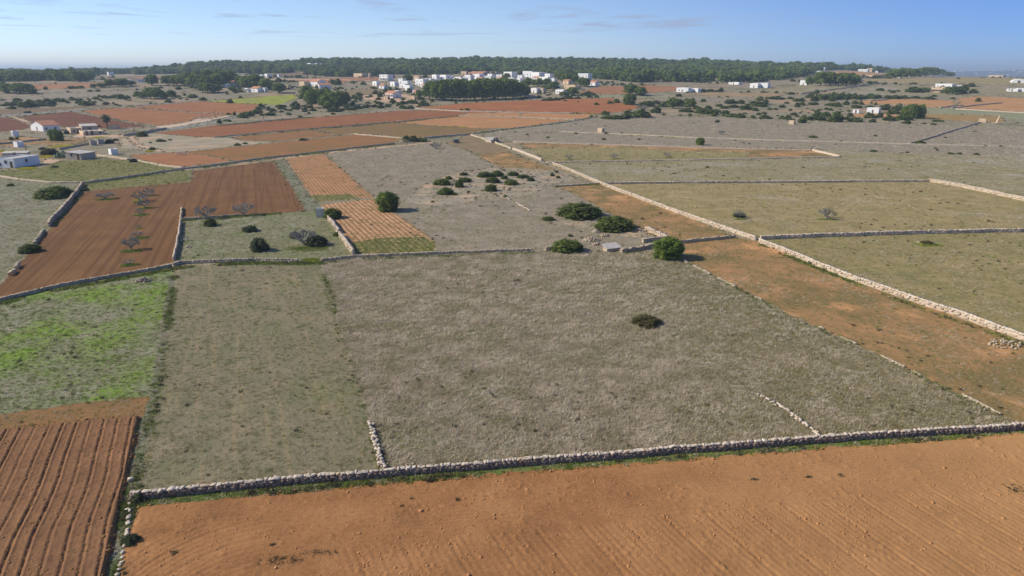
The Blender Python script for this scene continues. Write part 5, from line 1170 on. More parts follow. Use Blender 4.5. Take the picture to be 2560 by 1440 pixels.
# village (views of the white houses, left to right)
for a in [
 (Z2, 30, 135, 382, 432, 'white house with two levels left of the village wood, upper block', {}),
 (Z2, 0, 110, 420, 462, 'lower white block in front of the two-level house', {}),
 (Z2, 205, 350, 362, 432, 'white village house with a bluish shaded side, left of the wood', {}),
 (Z2, 330, 425, 352, 402, 'low white village house behind the bluish one', {}),
 (Z2, 418, 500, 306, 382, 'tall plain white village block, left', {}),
 (Z2, 520, 640, 310, 382, 'white village block with balconies right of the tall plain one', {}),
 (Z2, 690, 850, 345, 388, 'low white village house with a small gable chimney', dict(chim=True)),
 (Z2, 838, 936, 308, 372, 'white village house with a parapet right of the chimney house', {}),
 (Z2, 950, 1062, 298, 366, 'white village house standing behind the middle of the wood', {}),
 (Z2, 1045, 1212, 318, 368, 'long white village house with bluish shade behind the wood', {}),
 (Z2, 900, 1140, 268, 302, 'long pinkish village house behind the white row', dict(mat=M_PINKW, roof='gable')),
 (Z2, 868, 958, 240, 275, 'terracotta village house highest above the white row', dict(mat=M_PINKW, roof='gable')),
 (Z2, 790, 872, 256, 288, 'tan village house left of the terracotta one', dict(mat=M_TANW)),
 (Z2, 1160, 1270, 262, 298, 'tan village house half hidden by trees behind the row', dict(mat=M_TANW)),
 (Z2, 1240, 1330, 302, 358, 'white village house left of the big white block', {}),
 (Z2, 1345, 1482, 267, 334, 'big plain white village block in the middle', {}),
 (Z2, 1410, 1592, 347, 384, 'low flat pale village building in front of the big block', {}),
 (Z2, 1590, 1732, 260, 338, 'largest white village house, left wing', {}),
 (Z2, 1740, 1872, 270, 334, 'largest white village house, rear wing', {}),
 (Z2, 1700, 1832, 278, 364, 'largest white village house, front wing with shaded arches', {}),
 (Z2, 1850, 1962, 292, 352, 'largest white village house, right wing', {}),
 (Z2, 1805, 1942, 332, 392, 'white village block in front of the largest house', {}),
 (Z2, 2300, 2442, 292, 372, 'white house alone at the right end of the village', {}),
 (Z2, 2010, 2062, 298, 334, 'small tan house among pines at the right of the village', dict(mat=M_TANW)),
 (Z2, 2150, 2212, 357, 398, 'small white house hidden among pines at the right of the village', {}),
 (Z2, 2130, 2300, 440, 478, 'long tan low building right of the village', dict(mat=M_TANW)),
 (Z2, 2010, 2132, 494, 538, 'small white cottage below the long tan building', {}),
 (Z2, 1690, 1780, 474, 522, 'white half of a small twin house right of the wood', {}),
 (Z2, 1780, 1862, 472, 522, 'half of a small twin house right of the wood, shade painted grey', dict(mat=M_BLOCK)),  # shaded part of the white house, its shade painted in as grey material
 (Z2, 1440, 1512, 417, 448, 'little house with reddish roof peeping over the wood', dict(roof='gable')),
 (Z2, 1840, 1892, 437, 464, 'little pale hut among the pines below the village', {}),
 (Z2, 1990, 2052, 427, 472, 'little bluish house right of a pine below the village', {}),
 (Z2, 165, 222, 497, 534, 'small white house left of the small pointed pine', {}),
 (Z2, 155, 206, 582, 624, 'small pale hut at the left foot of the wood', dict(mat=M_TANW)),
 (Z1, 1870, 2020, 318, 384, 'white two-storey house with porch, left of the village', dict(porch=1.6)),
 (Z1, 1520, 1712, 294, 334, 'long pale farmhouse beside the round tower', dict(mat=M_TANW)),
 (Z1, 1080, 1182, 277, 312, 'white cottage at the forest edge left of the village', {}),
 (Z1, 320, 410, 300, 334, 'white house far left above the dirt road', {}),
 (Z1, 265, 322, 308, 332, 'small annex left of the white house above the dirt road', {}),
 (Z1, 480, 542, 308, 336, 'small bluish house right of the white house above the dirt road', {}),
 (Z1, 895, 990, 157, 187, 'white house high on the wooded ridge, left one', {}),
 (Z1, 995, 1042, 155, 180, 'white house high on the wooded ridge, middle one', {}),
 (Z1, 1070, 1102, 160, 176, 'white house high on the wooded ridge, right one', {}),
 (Z1, 790, 912, 405, 452, 'blank tan farm building left of the gabled cottage', dict(mat=M_TANW, wins=[], doors=[])),
 (Z1, 920, 1112, 390, 458, 'gabled white cottage with tan roof behind the blue-shaded house', dict(roof='gable')),
 (Z1, 1045, 1192, 434, 492, 'blue-shaded cottage with red roof edge above the round grove', dict(roof='gable', yaw=24)),
 (Z1, 140, 300, 482, 538, 'low white house with red tiles before the pines left of the yellow meadow', dict(roof='gable')),
 (Z1, 290, 360, 488, 538, 'right wing of the low red-tiled house', {}),
 (Z1, 60, 142, 492, 532, 'small open porch left of the low red-tiled house', dict(porch=1.5)),
 (Z1, 1940, 2122, 545, 612, 'pink-roofed bungalow with porch below the village', dict(roof='gable', porch=1.8, mat=M_WHITE)),
 (Z1, 1925, 1992, 604, 634, 'small block in front of the pink-roofed bungalow', dict(mat=M_TANW)),
 (Z1, 2060, 2142, 522, 556, 'white shed behind the pink-roofed bungalow', {}),
 (Z1, 2350, 2502, 385, 452, 'white house behind the left end of the wood', {}),
 (Z1, 2310, 2372, 517, 558, 'little pinkish house left of the small pointed pine', dict(mat=M_PINKW)),
 (Z1, 2205, 2300, 107, 124, 'pinkish house on the ridge crest, left of the mast', dict(mat=M_PINKW)),
 (Z1, 2400, 2462, 140, 160, 'yellowish house on the ridge left of the mast', dict(mat=M_TANW)),
 (Z1, 2335, 2400, 120, 144, 'pale house on the ridge between the pinkish and the yellow one', {}),
 (Z1, 600, 670, 460, 500, 'ruined tan walls left of the blank farm building', dict(mat=M_TANW, wins=[])),
 (Z2, 1955, 2010, 118, 145, 'white house on the wooded ridge right of the mast', {}),
 (Z2, 2030, 2240, 148, 168, 'long pale building on the wooded ridge right of the mast', dict(mat=M_TANW)),
 (Z3, 1010, 1162, 368, 414, 'left of two small white houses beside the dark hedge', {}),
 (Z3, 1188, 1282, 374, 414, 'right of two small white houses beside the dark hedge', {}),
 (Z3, 1245, 1366, 238, 274, 'white house with terrace at the foot of the forest', {}),
 (Z3, 1945, 2040, 310, 358, 'open-fronted left part of the long white house at the forest foot', {}),
 (Z3, 2030, 2172, 308, 358, 'right part of the long white house at the forest foot', {}),
 (Z3, 1685, 1812, 292, 314, 'low white building behind a hedge at the forest foot', {}),
 (Z3, 1915, 2028, 188, 228, 'pink house in the forest edge', dict(mat=M_PINKW)),
 (Z3, 2290, 2352, 74, 98, 'white house on the wooded crest at right', {}),
 (Z4, 20, 92, 242, 288, 'small white cube house left of the right-hand pine grove', {}),
 (Z4, 675, 712, 236, 254, 'small white hut right of the right-hand pine grove', {}),
 (Z4, 800, 916, 558, 608, 'white house in the walled garden at right', {}),
 (Z4, 620, 682, 577, 608, 'white shed left of the walled garden house', {}),
 (Z4, 1090, 1142, 516, 545, 'pale stone hut at the edge of the tan field', dict(mat=M_TANW, wins=[])),
 (Z4, 1108, 1142, 182, 208, 'white house among the far grove, left', {}),
 (Z4, 1228, 1266, 167, 190, 'white house among the far grove, right', {}),
 (Z4, 695, 790, 112, 136, 'white house at the far forest end on the right', {}),
 (Z4, 780, 832, 102, 136, 'tan house joined to the white one at the far forest end', dict(mat=M_TANW)),
 (Z4, 868, 892, 130, 146, 'tiny white hut in the far tan field', dict(wins=[])),
 (Z4, 240, 292, 92, 122, 'white house at the forest crest, right end', {}),
 (Z4, 175, 262, 132, 158, 'low white house below the forest crest, right end', {}),
 (Z4, 790, 862, 176, 204, 'pale farm building in the far right plain', dict(mat=M_TANW)),
 (Z4, 1610, 1762, 284, 322, 'white upper block of the pale stone house on the far right', {}),
 (Z4, 1560, 1722, 322, 374, 'tan arcaded front of the pale stone house on the far right', dict(mat=M_TANW, porch=1.5)),
 (Z4, 1815, 1872, 297, 324, 'little pale house right of the pale stone house', {}),
 (Z4, 2400, 2500, 338, 362, 'low white house near the right edge', {}),
 (Z4, 2500, 2600, 334, 362, 'low white house cut by the right edge', {}),
 (Z4, 2230, 2352, 138, 158, 'pale houses row on the far plain at right', dict(mat=M_TANW)),
 (ZB, 970, 1030, 78, 104, 'white house below the ridge on the far left', {}),
 (ZB, 1250, 1340, 132, 166, 'bluish house with pale roof on the far left', dict(roof='gable', yaw=20)),
 (ZB, 1030, 1245, 148, 166, 'long low white wall building on the far left', dict(wins=[], doors=[], dep=.2)),
 (ZB, 2065, 2180, 168, 206, 'white house with red roof in the dark wood at left', dict(roof='gable')),
 (ZB, 2030, 2100, 190, 214, 'bluish terrace in front of the red-roofed white house', {}),
]:
    house(*a[:6], **a[6])
cot = [(940, 214), (958, 222), (985, 216), (1003, 209), (1022, 226), (1046, 203), (1063, 221), (1078, 207), (1094, 214), (1122, 203), (1148, 201), (1166, 197), (1203, 203), (1228, 196), (1252, 200), (1283, 205), (1302, 199), (1321, 208), (1345, 203), (1362, 214), (1381, 207), (1399, 199), (1418, 211), (1437, 204), (1462, 208), (1486, 214)]
for i_, (cx_, cy_) in enumerate(cot):
    house(ZI, cx_ - R.uniform(6, 11), cx_ + R.uniform(6, 11), cy_ - R.uniform(7, 11), cy_, 'small white cottage among the village trees, ' + (ORD[i_] + ('' if i_ == 0 else ' from left')), mat=R.choice((M_WHITE, M_WHITE, M_WHITE, M_TANW)), roof=R.choice(('flat', 'flat', 'gable')), name='village_cottage', group='cottages among the village trees')
# polytunnel-like white vault at the right edge
x, y = G(*Z4(2500, 262)); s = mpp(x, y); W = 32 * s; m = MB(); n = 14
for yy_ in (0, 1):
    for k in range(n + 1): m.v.append((-W / 2 * math.cos(math.pi * k / n), yy_ * 14.0, 4.2 * math.sin(math.pi * k / n)))
for k in range(n): m.f.append((k, k + 1, n + 2 + k, n + 1 + k))
m.f.append(tuple(range(n, -1, -1))); m.f.append(tuple(range(n + 1, 2 * n + 2)))
e = tag(ob('vaulted_shed', None, None, (x, y, float(hgt(x, y)) - .1), -.5), 'white vaulted shed at the right edge', 'shed')
ob('vault', m.mesh('vault', M_WHITE, False), e); ob('door', DOOR_ME, e, (0, -.02, 0), 0, (2.5, 1, 1.2))
# round towers
def tower(z, X, yt, yb, w, label, mat, cap=False):
    k = z(1, 0)[0] - z(0, 0)[0]; x, y = G(*z(X, yb)); s = mpp(x, y); H = (yb - yt) * k * s * .95; r = w * k * s / 2
    e = tag(ob('round_tower', None, None, (x, y, float(hgt(x, y)) - .1)), label, 'tower')
    ob('shaft', MB().tube([(0, 0, 0), (0, 0, H * .55), (0, 0, H)], [r, r * .92, r * .86], 18).mesh('shaft', mat, False), e)
    ob('parapet', MB().tube([(0, 0, H), (0, 0, H + .4)], [r * .95, r * .95], 18).mesh('parapet', mat, False), e)
    ob('door', DOOR_ME, e, (0, -r * 1.02, .1)); ob('window', WIN[1], e, (0, -r * .97, H * .6))
tower(Z1, 1735, 282, 348, 40, 'round tan tower standing alone left of the village', M_TANW)
tower(Z2, 670, 306, 368, 34, 'round white tower in the village row', M_WHITE)

# leaning pillar at right
x, y = G(*Z4(2250, 732)); s = mpp(x, y); H = 21 * s
e = tag(ob('leaning_pillar', None, None, (x, y, float(hgt(x, y)))), 'pale leaning pillar on a heap of white stones at right', 'pillar')
ob('shaft', MB().tube([(-.3, 0, .3), (.1, 0, H * .4), (.55, 0, H * .75), (.8, 0, H)], [.8, .55, .42, .2], 7).mesh('shaft', M_TANW), e)
S = Stones()
for k in range(30): S.put((R.gauss(0, 1.1), R.gauss(0, .7), R.uniform(.1, .8)), (.8, .6, .5), .5)
so = ob('base_stones', S.mesh('base_stones', M_LIME), e); so['kind'] = 'stuff'

# palm
x, y = G(*Z5(1640, 318)); s = mpp(x, y); H = 26 * s
e = tag(ob('palm_tree', None, None, (x, y, float(hgt(x, y)))), 'tall date palm beside the long farmhouse', 'palm tree')
ob('trunk', MB().tube([(0, 0, 0), (.1, 0, H * .4), (0, .1, H * .8), (0, 0, H)], [.42, .32, .3, .36], 8).mesh('trunk', M_BARK), e)
fr = MB()
for k in range(46):
    a = k * 2.4; el = R.uniform(-.55, 1.2); Lf = R.uniform(2.6, 3.6)
    p = Vector((0, 0, H)); d = Vector((math.cos(a) * math.cos(el), math.sin(a) * math.cos(el), math.sin(el)))
    sd = Vector((-math.sin(a), math.cos(a), 0)); prev = None
    for j in range(8):
        wd_ = .48 * math.sin(math.pi * (j + .6) / 8.6) + .04
        row = [p - sd * wd_ - Vector((0, 0, wd_ * .45)), p, p + sd * wd_ - Vector((0, 0, wd_ * .45))]
        if prev is not None: fr.add(prev + row, [(0, 1, 4, 3), (1, 2, 5, 4)])
        prev = row; p = p + d * (Lf / 7); d = (d + Vector((0, 0, -.17))).normalized()
ob('crown', fr.mesh('fronds', foliage('palm_fronds', [(66, 78, 42), (92, 100, 58), (112, 114, 72)], .8, .85)), e)

# prickly pears
M_PEAR = foliage('prickly_pear_pads', [(96, 116, 88), (128, 144, 118), (160, 170, 148)], .5, .9, transl=0)
def pear(px, py, wpx, hpx, label, n=70):
    x, y = G(px, py); s = mpp(x, y); W, H = wpx * s, hpx * s; V = []; F = []; o = 0
    for k in range(n):
        r = math.sqrt(R.random()) * W * .48; a = R.uniform(0, 6.28); zc_ = H * (1 - (r / (W * .5)) ** 2) * R.uniform(.25, .95) + .15
        v = SQV * np.array([.26, .06, .36]) * R.uniform(.8, 1.5); v = v @ rotm(R.uniform(-.5, .5), R.uniform(-.7, .7), R.uniform(0, 6.28)).T + (r * math.cos(a), r * .6 * math.sin(a), zc_)
        V.append(v); F.append(SQF + o); o += len(v)
    tag(ob('prickly_pear', mk('prickly_pear', np.concatenate(V), np.concatenate(F), M_PEAR), None, (x, y + W * .3, float(hgt(x, y)))), label, 'cactus')
pear(*Z5(900, 770), 40, 19, 'grey-green prickly pear clump left of the grey block hut', 150)
plant(2325, 613, 40, 9, OSHRUBS[1], 'olive_bush', 'low green weeds on the overgrown stones in the right pasture', 'bush')

# utility poles
def pole(px, py, hpx, label):
    x, y = G(px, py); s = mpp(x, y); H = hpx * s
    e = tag(ob('utility_pole', None, None, (x, y, float(hgt(x, y)))), label, 'pole')
    ob('post', MB().tube([(0, 0, 0), (0, 0, H)], [.16, .10], 8).mesh('post', M_WOOD), e)
    ob('crossarm', MB().box(-.8, .8, -.06, .06, H - .45, H - .32).mesh('crossarm', M_WOOD), e)
    for k in (-.7, 0, .7): ob('insulator', MB().tube([(0, 0, 0), (0, 0, .22)], [.06, .04], 6).mesh('insulator', M_WHITE), e, (k, 0, H - .32 if k else H))
pole(*Z5(1300, 530), 24, 'wooden utility pole in front of the long farmhouse')
pole(*Z5(2055, 375), 25, 'wooden utility pole right of the palm by the road')
pole(*Z5(402, 660), 18, 'wooden utility pole behind the white block house')
pole(*ZB(1970, 482), 16, 'wooden utility pole beside the rubble heap by the road')
pole(*Z2(357, 345), 16, 'wooden utility pole left of the village')
pole(*Z2(110, 490), 15, 'wooden utility pole before the two-level white house')
# radio mast on the ridge
x, y = G(*Z2(1415, 72)); x, y = (1276 - 1280) / FPX * 1500, 1500.0
e = tag(ob('radio_mast', None, None, (x, y, float(hgt(x, y)))), 'thin radio mast on the wooded ridge', 'mast')
ob('lattice', MB().tube([(0, 0, 0), (0, 0, 17)], [.35, .18], 4).mesh('lattice', M_BLOCK), e)
ob('antenna', MB().tube([(0, 0, 17), (0, 0, 20)], [.1, .05], 5).mesh('antenna', M_BLOCK), e)

# parked car
t = NT('dark_car_paint', .3); t.b.inputs['Specular IOR Level'].default_value = .5
M_CAR = t.done((.02, .03, .05, 1)); M_TYRE = simple('tyre_rubber', (30, 30, 30), (24, 24, 24), .3, .9)
x, y = G(1141, 357)
e = tag(ob('parked_car', None, None, (x, y, 0.0), math.radians(80)), 'dark car parked in the field beside the diagonal wall', 'car')
b = MB()
pr = [(-2.1, .35), (-2.1, .75), (-1.2, .92), (2.0, .95), (2.1, .8), (2.1, .35)]
b.add([(px_, -.85, pz) for px_, pz in pr] + [(px_, .85, pz) for px_, pz in pr], [tuple(range(5, -1, -1)), tuple(range(6, 12))] + [(k, (k + 1) % 6, 6 + (k + 1) % 6, 6 + k) for k in range(6)])
body = ob('body', b.mesh('body', M_CAR), e)
g = [(-1.15, .93), (-.5, 1.45), (1.4, 1.47), (1.95, .96)]
c_ = MB().add([(px_, -.74 + .1 * (pz > 1.2), pz) for px_, pz in g] + [(px_, .74 - .1 * (pz > 1.2), pz) for px_, pz in g], [(3, 2, 1, 0), (4, 5, 6, 7)] + [(k, (k + 1) % 4, 4 + (k + 1) % 4, 4 + k) for k in range(4)])
ob('cabin', c_.mesh('cabin', M_GLASS), e)
ob('roof', MB().box(-.45, 1.38, -.62, .62, 1.472, 1.50).mesh('roof', M_CAR), e)
wm = MB().tube([(0, -.1, 0), (0, .1, 0)], [.33, .33], 14).mesh('wheel', M_TYRE)
for wx_ in (-1.35, 1.35):
    for wy_ in (-.78, .78): ob('wheel', wm, e, (wx_, wy_, .33))
M_LAMP = simple('lamp_glass', (170, 60, 50), (150, 50, 40), .3, .4)
for wy_ in (-.65, .65): ob('tail_light', MB().box(2.09, 2.12, -.14, .14, .62, .78).mesh('tail_light', M_LAMP), e, (0, wy_, 0))

# ------------------------------------------------------------------ uncountable cover: grass, clods, flowers, forest (instances on points)
def scatter(name, P, sc, protos, label, cat, rot=None, zsc=None):
    me = bpy.data.meshes.new(name); n = len(P)
    me.vertices.add(n); me.vertices.foreach_set('co', np.asarray(P, np.float32).ravel())
    vec = me.attributes.new('siz', 'FLOAT_VECTOR', 'POINT')
    zs = sc if zsc is None else zsc
    vec.data.foreach_set('vector', np.column_stack([sc, sc, zs]).astype(np.float32).ravel())
    ro = me.attributes.new('rot', 'FLOAT_VECTOR', 'POINT')
    ro.data.foreach_set('vector', np.column_stack([np.zeros(n), np.zeros(n), rng.uniform(0, 6.28, n)]).astype(np.float32).ravel())
    ix = me.attributes.new('idx', 'INT', 'POINT'); ix.data.foreach_set('value', rng.integers(0, len(protos), n).astype(np.int32))
    ng = bpy.data.node_groups.new(name, 'GeometryNodeTree')
    ng.interface.new_socket('Geometry', in_out='INPUT', socket_type='NodeSocketGeometry')
    ng.interface.new_socket('Geometry', in_out='OUTPUT', socket_type='NodeSocketGeometry')
    N, L = ng.nodes, ng.links
    gi, go = N.new('NodeGroupInput'), N.new('NodeGroupOutput')
    iop = N.new('GeometryNodeInstanceOnPoints'); jn = N.new('GeometryNodeJoinGeometry')
    for p in protos:
        oi = N.new('GeometryNodeObjectInfo'); oi.inputs['Object'].default_value = p; oi.inputs['As Instance'].default_value = True
        L.new(oi.outputs['Geometry'], jn.inputs[0])
    def attr(nm, ty):
        a = N.new('GeometryNodeInputNamedAttribute'); a.data_type = ty; a.inputs['Name'].default_value = nm
        return [o_ for o_ in a.outputs if o_.enabled and o_.name == 'Attribute'][0]
    L.new(gi.outputs[0], iop.inputs['Points']); L.new(jn.outputs[0], iop.inputs['Instance'])
    iop.inputs['Pick Instance'].default_value = True
    L.new(attr('idx', 'INT'), iop.inputs['Instance Index']); L.new(attr('siz', 'FLOAT_VECTOR'), iop.inputs['Scale'])
    e2r = N.new('FunctionNodeEulerToRotation'); L.new(attr('rot', 'FLOAT_VECTOR'), e2r.inputs[0]); L.new(e2r.outputs[0], iop.inputs['Rotation'])
    L.new(iop.outputs[0], go.inputs[0])
    o = ob(name, me); m = o.modifiers.new('scatter', 'NODES'); m.node_group = ng
    return stuff(o, label, cat)
def proto(name, me): return bpy.data.objects.new(name, me)           # not linked: only a shape for instancing

def tuft_mesh(seed, n, h, spread, wid, mat, lean=.5):
    rg = np.random.default_rng(seed); V = []; F = []
    for k in range(n):
        a = rg.uniform(0, 6.28); r = spread * math.sqrt(rg.uniform()) ; b = np.array([r * math.cos(a), r * math.sin(a), -.02])
        hh = h * rg.uniform(.55, 1.15); d = np.array([rg.normal() * lean, rg.normal() * lean, 1.0]); d /= np.linalg.norm(d)
        t_ = b + d * hh; s_ = np.array([-math.sin(a + rg.normal()), math.cos(a + rg.normal()), 0]) * wid * rg.uniform(.6, 1.3)
        o = len(V); V += [b - s_, b + s_, t_ + s_ * .35, t_ - s_ * .35]; F.append((o, o + 1, o + 2, o + 3))
    return mk('tuft', np.array(V), np.array(F), mat)
def grass_mat(name, cols, alt, k=1.0, size=6):
    t = NT(name, .9)
    cols = [dull0(c_, .14) for c_ in cols]; alt = dull0(alt, .14)
    col = t.ramp(t.noise(size, 3, rough=.65), cols, .38, .62, k)
    col = t.mix(t.math('MULTIPLY', t.rand(), .6), col, srgb(alt, k))
    t.lk(col, t.b.inputs['Base Color'])
    tr = t.n.new('ShaderNodeBsdfTranslucent'); t.l.new(col, tr.inputs[0]); mx = t.n.new('ShaderNodeMixShader'); mx.inputs[0].default_value = .3
    t.l.new(t.b.outputs[0], mx.inputs[1]); t.l.new(tr.outputs[0], mx.inputs[2]); t.l.new(mx.outputs[0], t.n['Material Output'].inputs[0])
    return t.m
GD = grass_mat('dry_grass_blades', [(190, 175, 150), (170, 155, 126), (140, 130, 90)], (184, 170, 144), 1.52, 3.5)
GO = grass_mat('olive_grass_blades', [(148, 132, 86), (130, 120, 72), (112, 108, 58)], (172, 156, 116), 1.45)
GG = grass_mat('green_grass_blades', [(112, 130, 42), (102, 118, 44), (128, 132, 66)], (112, 124, 56), 1.45)
GW = grass_mat('dark_weed_leaves', [(86, 86, 56), (98, 94, 64), (108, 98, 72)], (88, 86, 62), 1.1)
GY = grass_mat('yellow_petals', [(214, 196, 30), (226, 208, 34), (200, 188, 40)], (170, 176, 40), 1.0)
PD = [proto('dry_tuft', tuft_mesh(s, 24, .22, .26, .019, GD, .8)) for s in (1, 2, 3)]
PO = [proto('olive_tuft', tuft_mesh(s, 20, .17, .28, .028, GO, .8)) for s in (4, 5)]
PG = [proto('green_tuft', tuft_mesh(s, 20, .18, .28, .030, GG, .7)) for s in (6, 7)]
PW = [proto('weed', tuft_mesh(s, 26, .30, .22, .035, GW, .7)) for s in (8, 9)]
PYL = [proto('flower_patch', tuft_mesh(s, 24, .22, .32, .040, GY, .9)) for s in (10, 11)]
M_CLOD = gmat('soil_clods', [(204, 142, 96), (188, 128, 84), (168, 114, 74)], 2, .2, grad=(0, 4, 62, (200, 138, 82), .85))
PC = [proto('clod', mk('clod', STONES[k][0] * (1, 1, .6), STONES[k][1], M_CLOD)) for k in range(5)]
M_CLODR = gmat('red_soil_clods', [(170, 122, 78), (154, 110, 70), (138, 98, 62)], 2, .2)
PCR = [proto('red_clod', mk('red_clod', *STONES[k], M_CLODR)) for k in range(5)]

ty = [f[1] for f in FIELDS]
def sample(n, y0, y1):
    """random ground points inside the view wedge between two distances, with the field they fall in"""
    y = np.sqrt(rng.uniform(y0 * y0, y1 * y1, n)); x = rng.uniform(-.86, .86, n) * y
    k = classify(x, y); T_ = np.array(ty + ['scrub'])[k]
    return x, y, T_
B = {k: [[], []] for k in 'DOGWY'}
def give(key, x, y, m, s):
    m = m & True; B[key][0].append(np.column_stack([x[m], y[m], hgt(x[m], y[m])])); B[key][1].append((s * np.ones(len(x)))[m])
PROB = {  # chance of dry, olive, green, dark weed tufts
 'grey_dry': (.74, .12, .02, .012), 'meadow': (.10, .22, .06, .0015), 'green_grass': (.24, .1, .3, .008),
 'verge': (.5, .2, .25, .03), 'verge_green': (.12, .12, .7, .03), 'olive': (.05, .32, .05, .006), 'olive_tan': (.08, .22, .02, .010), 'olive_grey': (.2, .16, .02, .010),
 'orange_olive': (.02, .22, .05, .004), 'grey': (.42, .06, .02, .006), 'rocky': (.2, .08, .04, .02), 'scrub_green': (.3, .15, .10, .02), 'grey_left': (.3, .2, .05, .01),
 'green_strip': (0, .15, .5, .01), 'vine_orange': (0, .04, .06, .004), 'vine_tan': (0, .05, .05, .004), 'olive_green': (0, .2, .2, .006), 'scrub': (.25, .08, .03, .02), 'dull_soil': (.02, .08, .05, .004)}
for (n, y0, y1, s) in [(72000, 33, 75, 1.0), (90000, 75, 140, 1.35), (90000, 140, 260, 1.9), (60000, 260, 520, 3.0)]:
    x, y, T_ = sample(n, y0, y1); r = rng.uniform(0, 1, n)
    pr = np.array([PROB.get(t_, (0, 0, 0, 0)) for t_ in T_]); cs = np.cumsum(pr, 1)
    pn = fbm(x / 7, y / 7, 50, 4); r = np.clip(r + (pn - .5) * .9, 0, 1)
    sz = s * rng.uniform(.6, 1.3, n)
    gd = T_ == 'grey_dry'; gt = sstep((x - 8 + (fbm(x / 9, y / 9, 44, 2) - .5) * 24) / 26)
    sw = gd & (rng.uniform(0, 1, n) < gt * .55)
    sD = sz * np.where(gd, 1.0, .62)
    give('D', x, y, (r < cs[:, 0]) & ~sw, sD); give('O', x, y, ((r >= cs[:, 0]) & (r < cs[:, 1])) | sw, sz * np.where(sw, .9, .6))
    give('G', x, y, (r >= cs[:, 1]) & (r < cs[:, 2]), sz * .62); give('W', x, y, (r >= cs[:, 2]) & (r < cs[:, 3]) & (fbm(x / 25, y / 25, 77, 2) > .5), sz * .75)
def strip(px, half, n, key, s, off=0.0):
    L = polyline(px, .5); T = np.gradient(L, axis=0); T /= np.linalg.norm(T, axis=1)[:, None]; N = np.column_stack([-T[:, 1], T[:, 0]])
    i = rng.integers(0, len(L), n); g = vnoise(i / 9.0, i * 0.0, 61)
    keep = rng.uniform(0, 1, n) < np.clip(g * 1.8 - .35, 0, 1)
    p = L[i] + N[i] * (rng.normal(0, half, n) + off)[:, None]; p = p[keep]
    give(key, p[:, 0], p[:, 1], np.ones(len(p), bool), s * rng.uniform(.6, 1.3, len(p)))
for fpx in FIELDS:
    pts_ = fpx[2]; cw = [G(*p) for p in pts_]
    for (pa, pb, wa, wb) in zip(pts_, pts_[1:] + pts_[:1], cw, cw[1:] + cw[:1]):
        dd = (wa[1] + wb[1]) / 2; L2 = math.hypot(wa[0] - wb[0], wa[1] - wb[1])
        if 130 < dd < 800 and 6 < L2 < 700:
            s_ = .5 + dd / 210
            strip([pa, pb], .25 * s_, int(L2 * 2.2), 'D', s_ * .75); strip([pa, pb], .25 * s_, int(L2 * 1.2), 'G', s_ * .6); strip([pa, pb], .25 * s_, int(L2 * .25), 'W', s_ * .8)
FRONT = [(342, 1262), (520, 1245), (960, 1203), (1500, 1160), (2060, 1116), (2580, 1082), (3000, 1050)]
strip(FRONT, .28, 1500, 'G', .9); strip(FRONT, .25, 260, 'Y', .5); strip(FRONT, .3, 700, 'D', .8); strip(FRONT, .3, 130, 'W', 1.2)
strip([(330, 1236), (960, 1180), (1500, 1138), (2060, 1095), (2580, 1064)], .3, 500, 'G', .9)
for L_, nG, nY, s in [([(433, 672), (520, 662), (640, 658), (745, 659), (800, 657)], 500, 110, 1.2), ([(805, 658), (885, 650), (1090, 641), (1330, 633)], 300, 60, 1.2), ([(0, 760), (130, 728), (300, 697), (430, 674)], 300, 90, 1.2),
                      ([(1900, 612), (2100, 694), (2300, 770), (2560, 862)], 420, 10, 1.0), ([(437, 690), (392, 985), (350, 1140), (330, 1240)], 500, 0, .9), ([(805, 660), (850, 830), (925, 1050), (960, 1180)], 360, 6, .8),
                      ([(457, 552), (560, 545), (640, 538), (700, 534)], 260, 90, 1.3), ([(1385, 468), (1440, 465), (1505, 461)], 60, 36, 1.4), ([(1560, 634), (1646, 621)], 90, 24, 1.2), ([(700, 394), (820, 379), (985, 359)], 60, 50, 2.2),
                      ([(208, 470), (160, 530), (122, 572)], 160, 6, 1.3), ([(318, 1260), (300, 1440)], 420, 4, .8), ([(1715, 656), (1960, 784), (2200, 894), (2500, 1040)], 400, 40, .8), ([(1280, 330), (1555, 338), (1700, 344)], 40, 60, 2.4), ([(1440, 284), (1500, 286)], 20, 60, 3.2), ([(1120, 316), (1165, 319)], 0, 40, 3.0), ([(60, 290), (180, 279), (330, 265)], 60, 70, 3.2), ([(560, 344), (900, 315), (1148, 290)], 160, 20, 2.6), ([(550, 314), (784, 293)], 90, 4, 2.6), ([(208, 462), (460, 426), (640, 402), (800, 384), (985, 361)], 260, 24, 1.9), ([(1167, 338), (1300, 321), (1492, 292)], 120, 14, 2.4)]:
    strip(L_, .35 * max(1, s), nG * 2, 'G', s)
    strip(L_, .3 * max(1, s), nG // 2, 'W', s * .8)
    if nY: strip(L_, .3 * max(1, s), nY * 2, 'Y', s * .6)
def blob(px, py, w, h, n, key, s):
    x0, y0 = G(px, py); k = mpp(x0, y0); gx, gy = rng.normal(0, .42, n), rng.normal(0, .42, n)
    x = x0 + gx * w * k / 2; y = y0 + gy * (G(px, py - h / 2)[1] - y0)
    give(key, x, y, np.ones(n, bool), s * rng.uniform(.7, 1.3, n))
for a in [(262, 499, 50, 6), (372, 490, 26, 4), (350, 506, 34, 5), (364, 521, 34, 5), (352, 538, 34, 6), (347, 571, 14, 3), (348, 596, 34, 7), (328, 628, 46, 8), (323, 663, 40, 7), (2066, 549, 44, 4), (1424, 400, 22, 2), (1536, 398, 22, 2), (1668, 395, 22, 2), (770, 622, 100, 12), (1850, 548, 30, 3)]:
    blob(*a, int(a[2] * a[3] * .45) + 30, 'G', 1.0); blob(*a, int(a[2] * a[3] * .08) + 6, 'Y', .6)
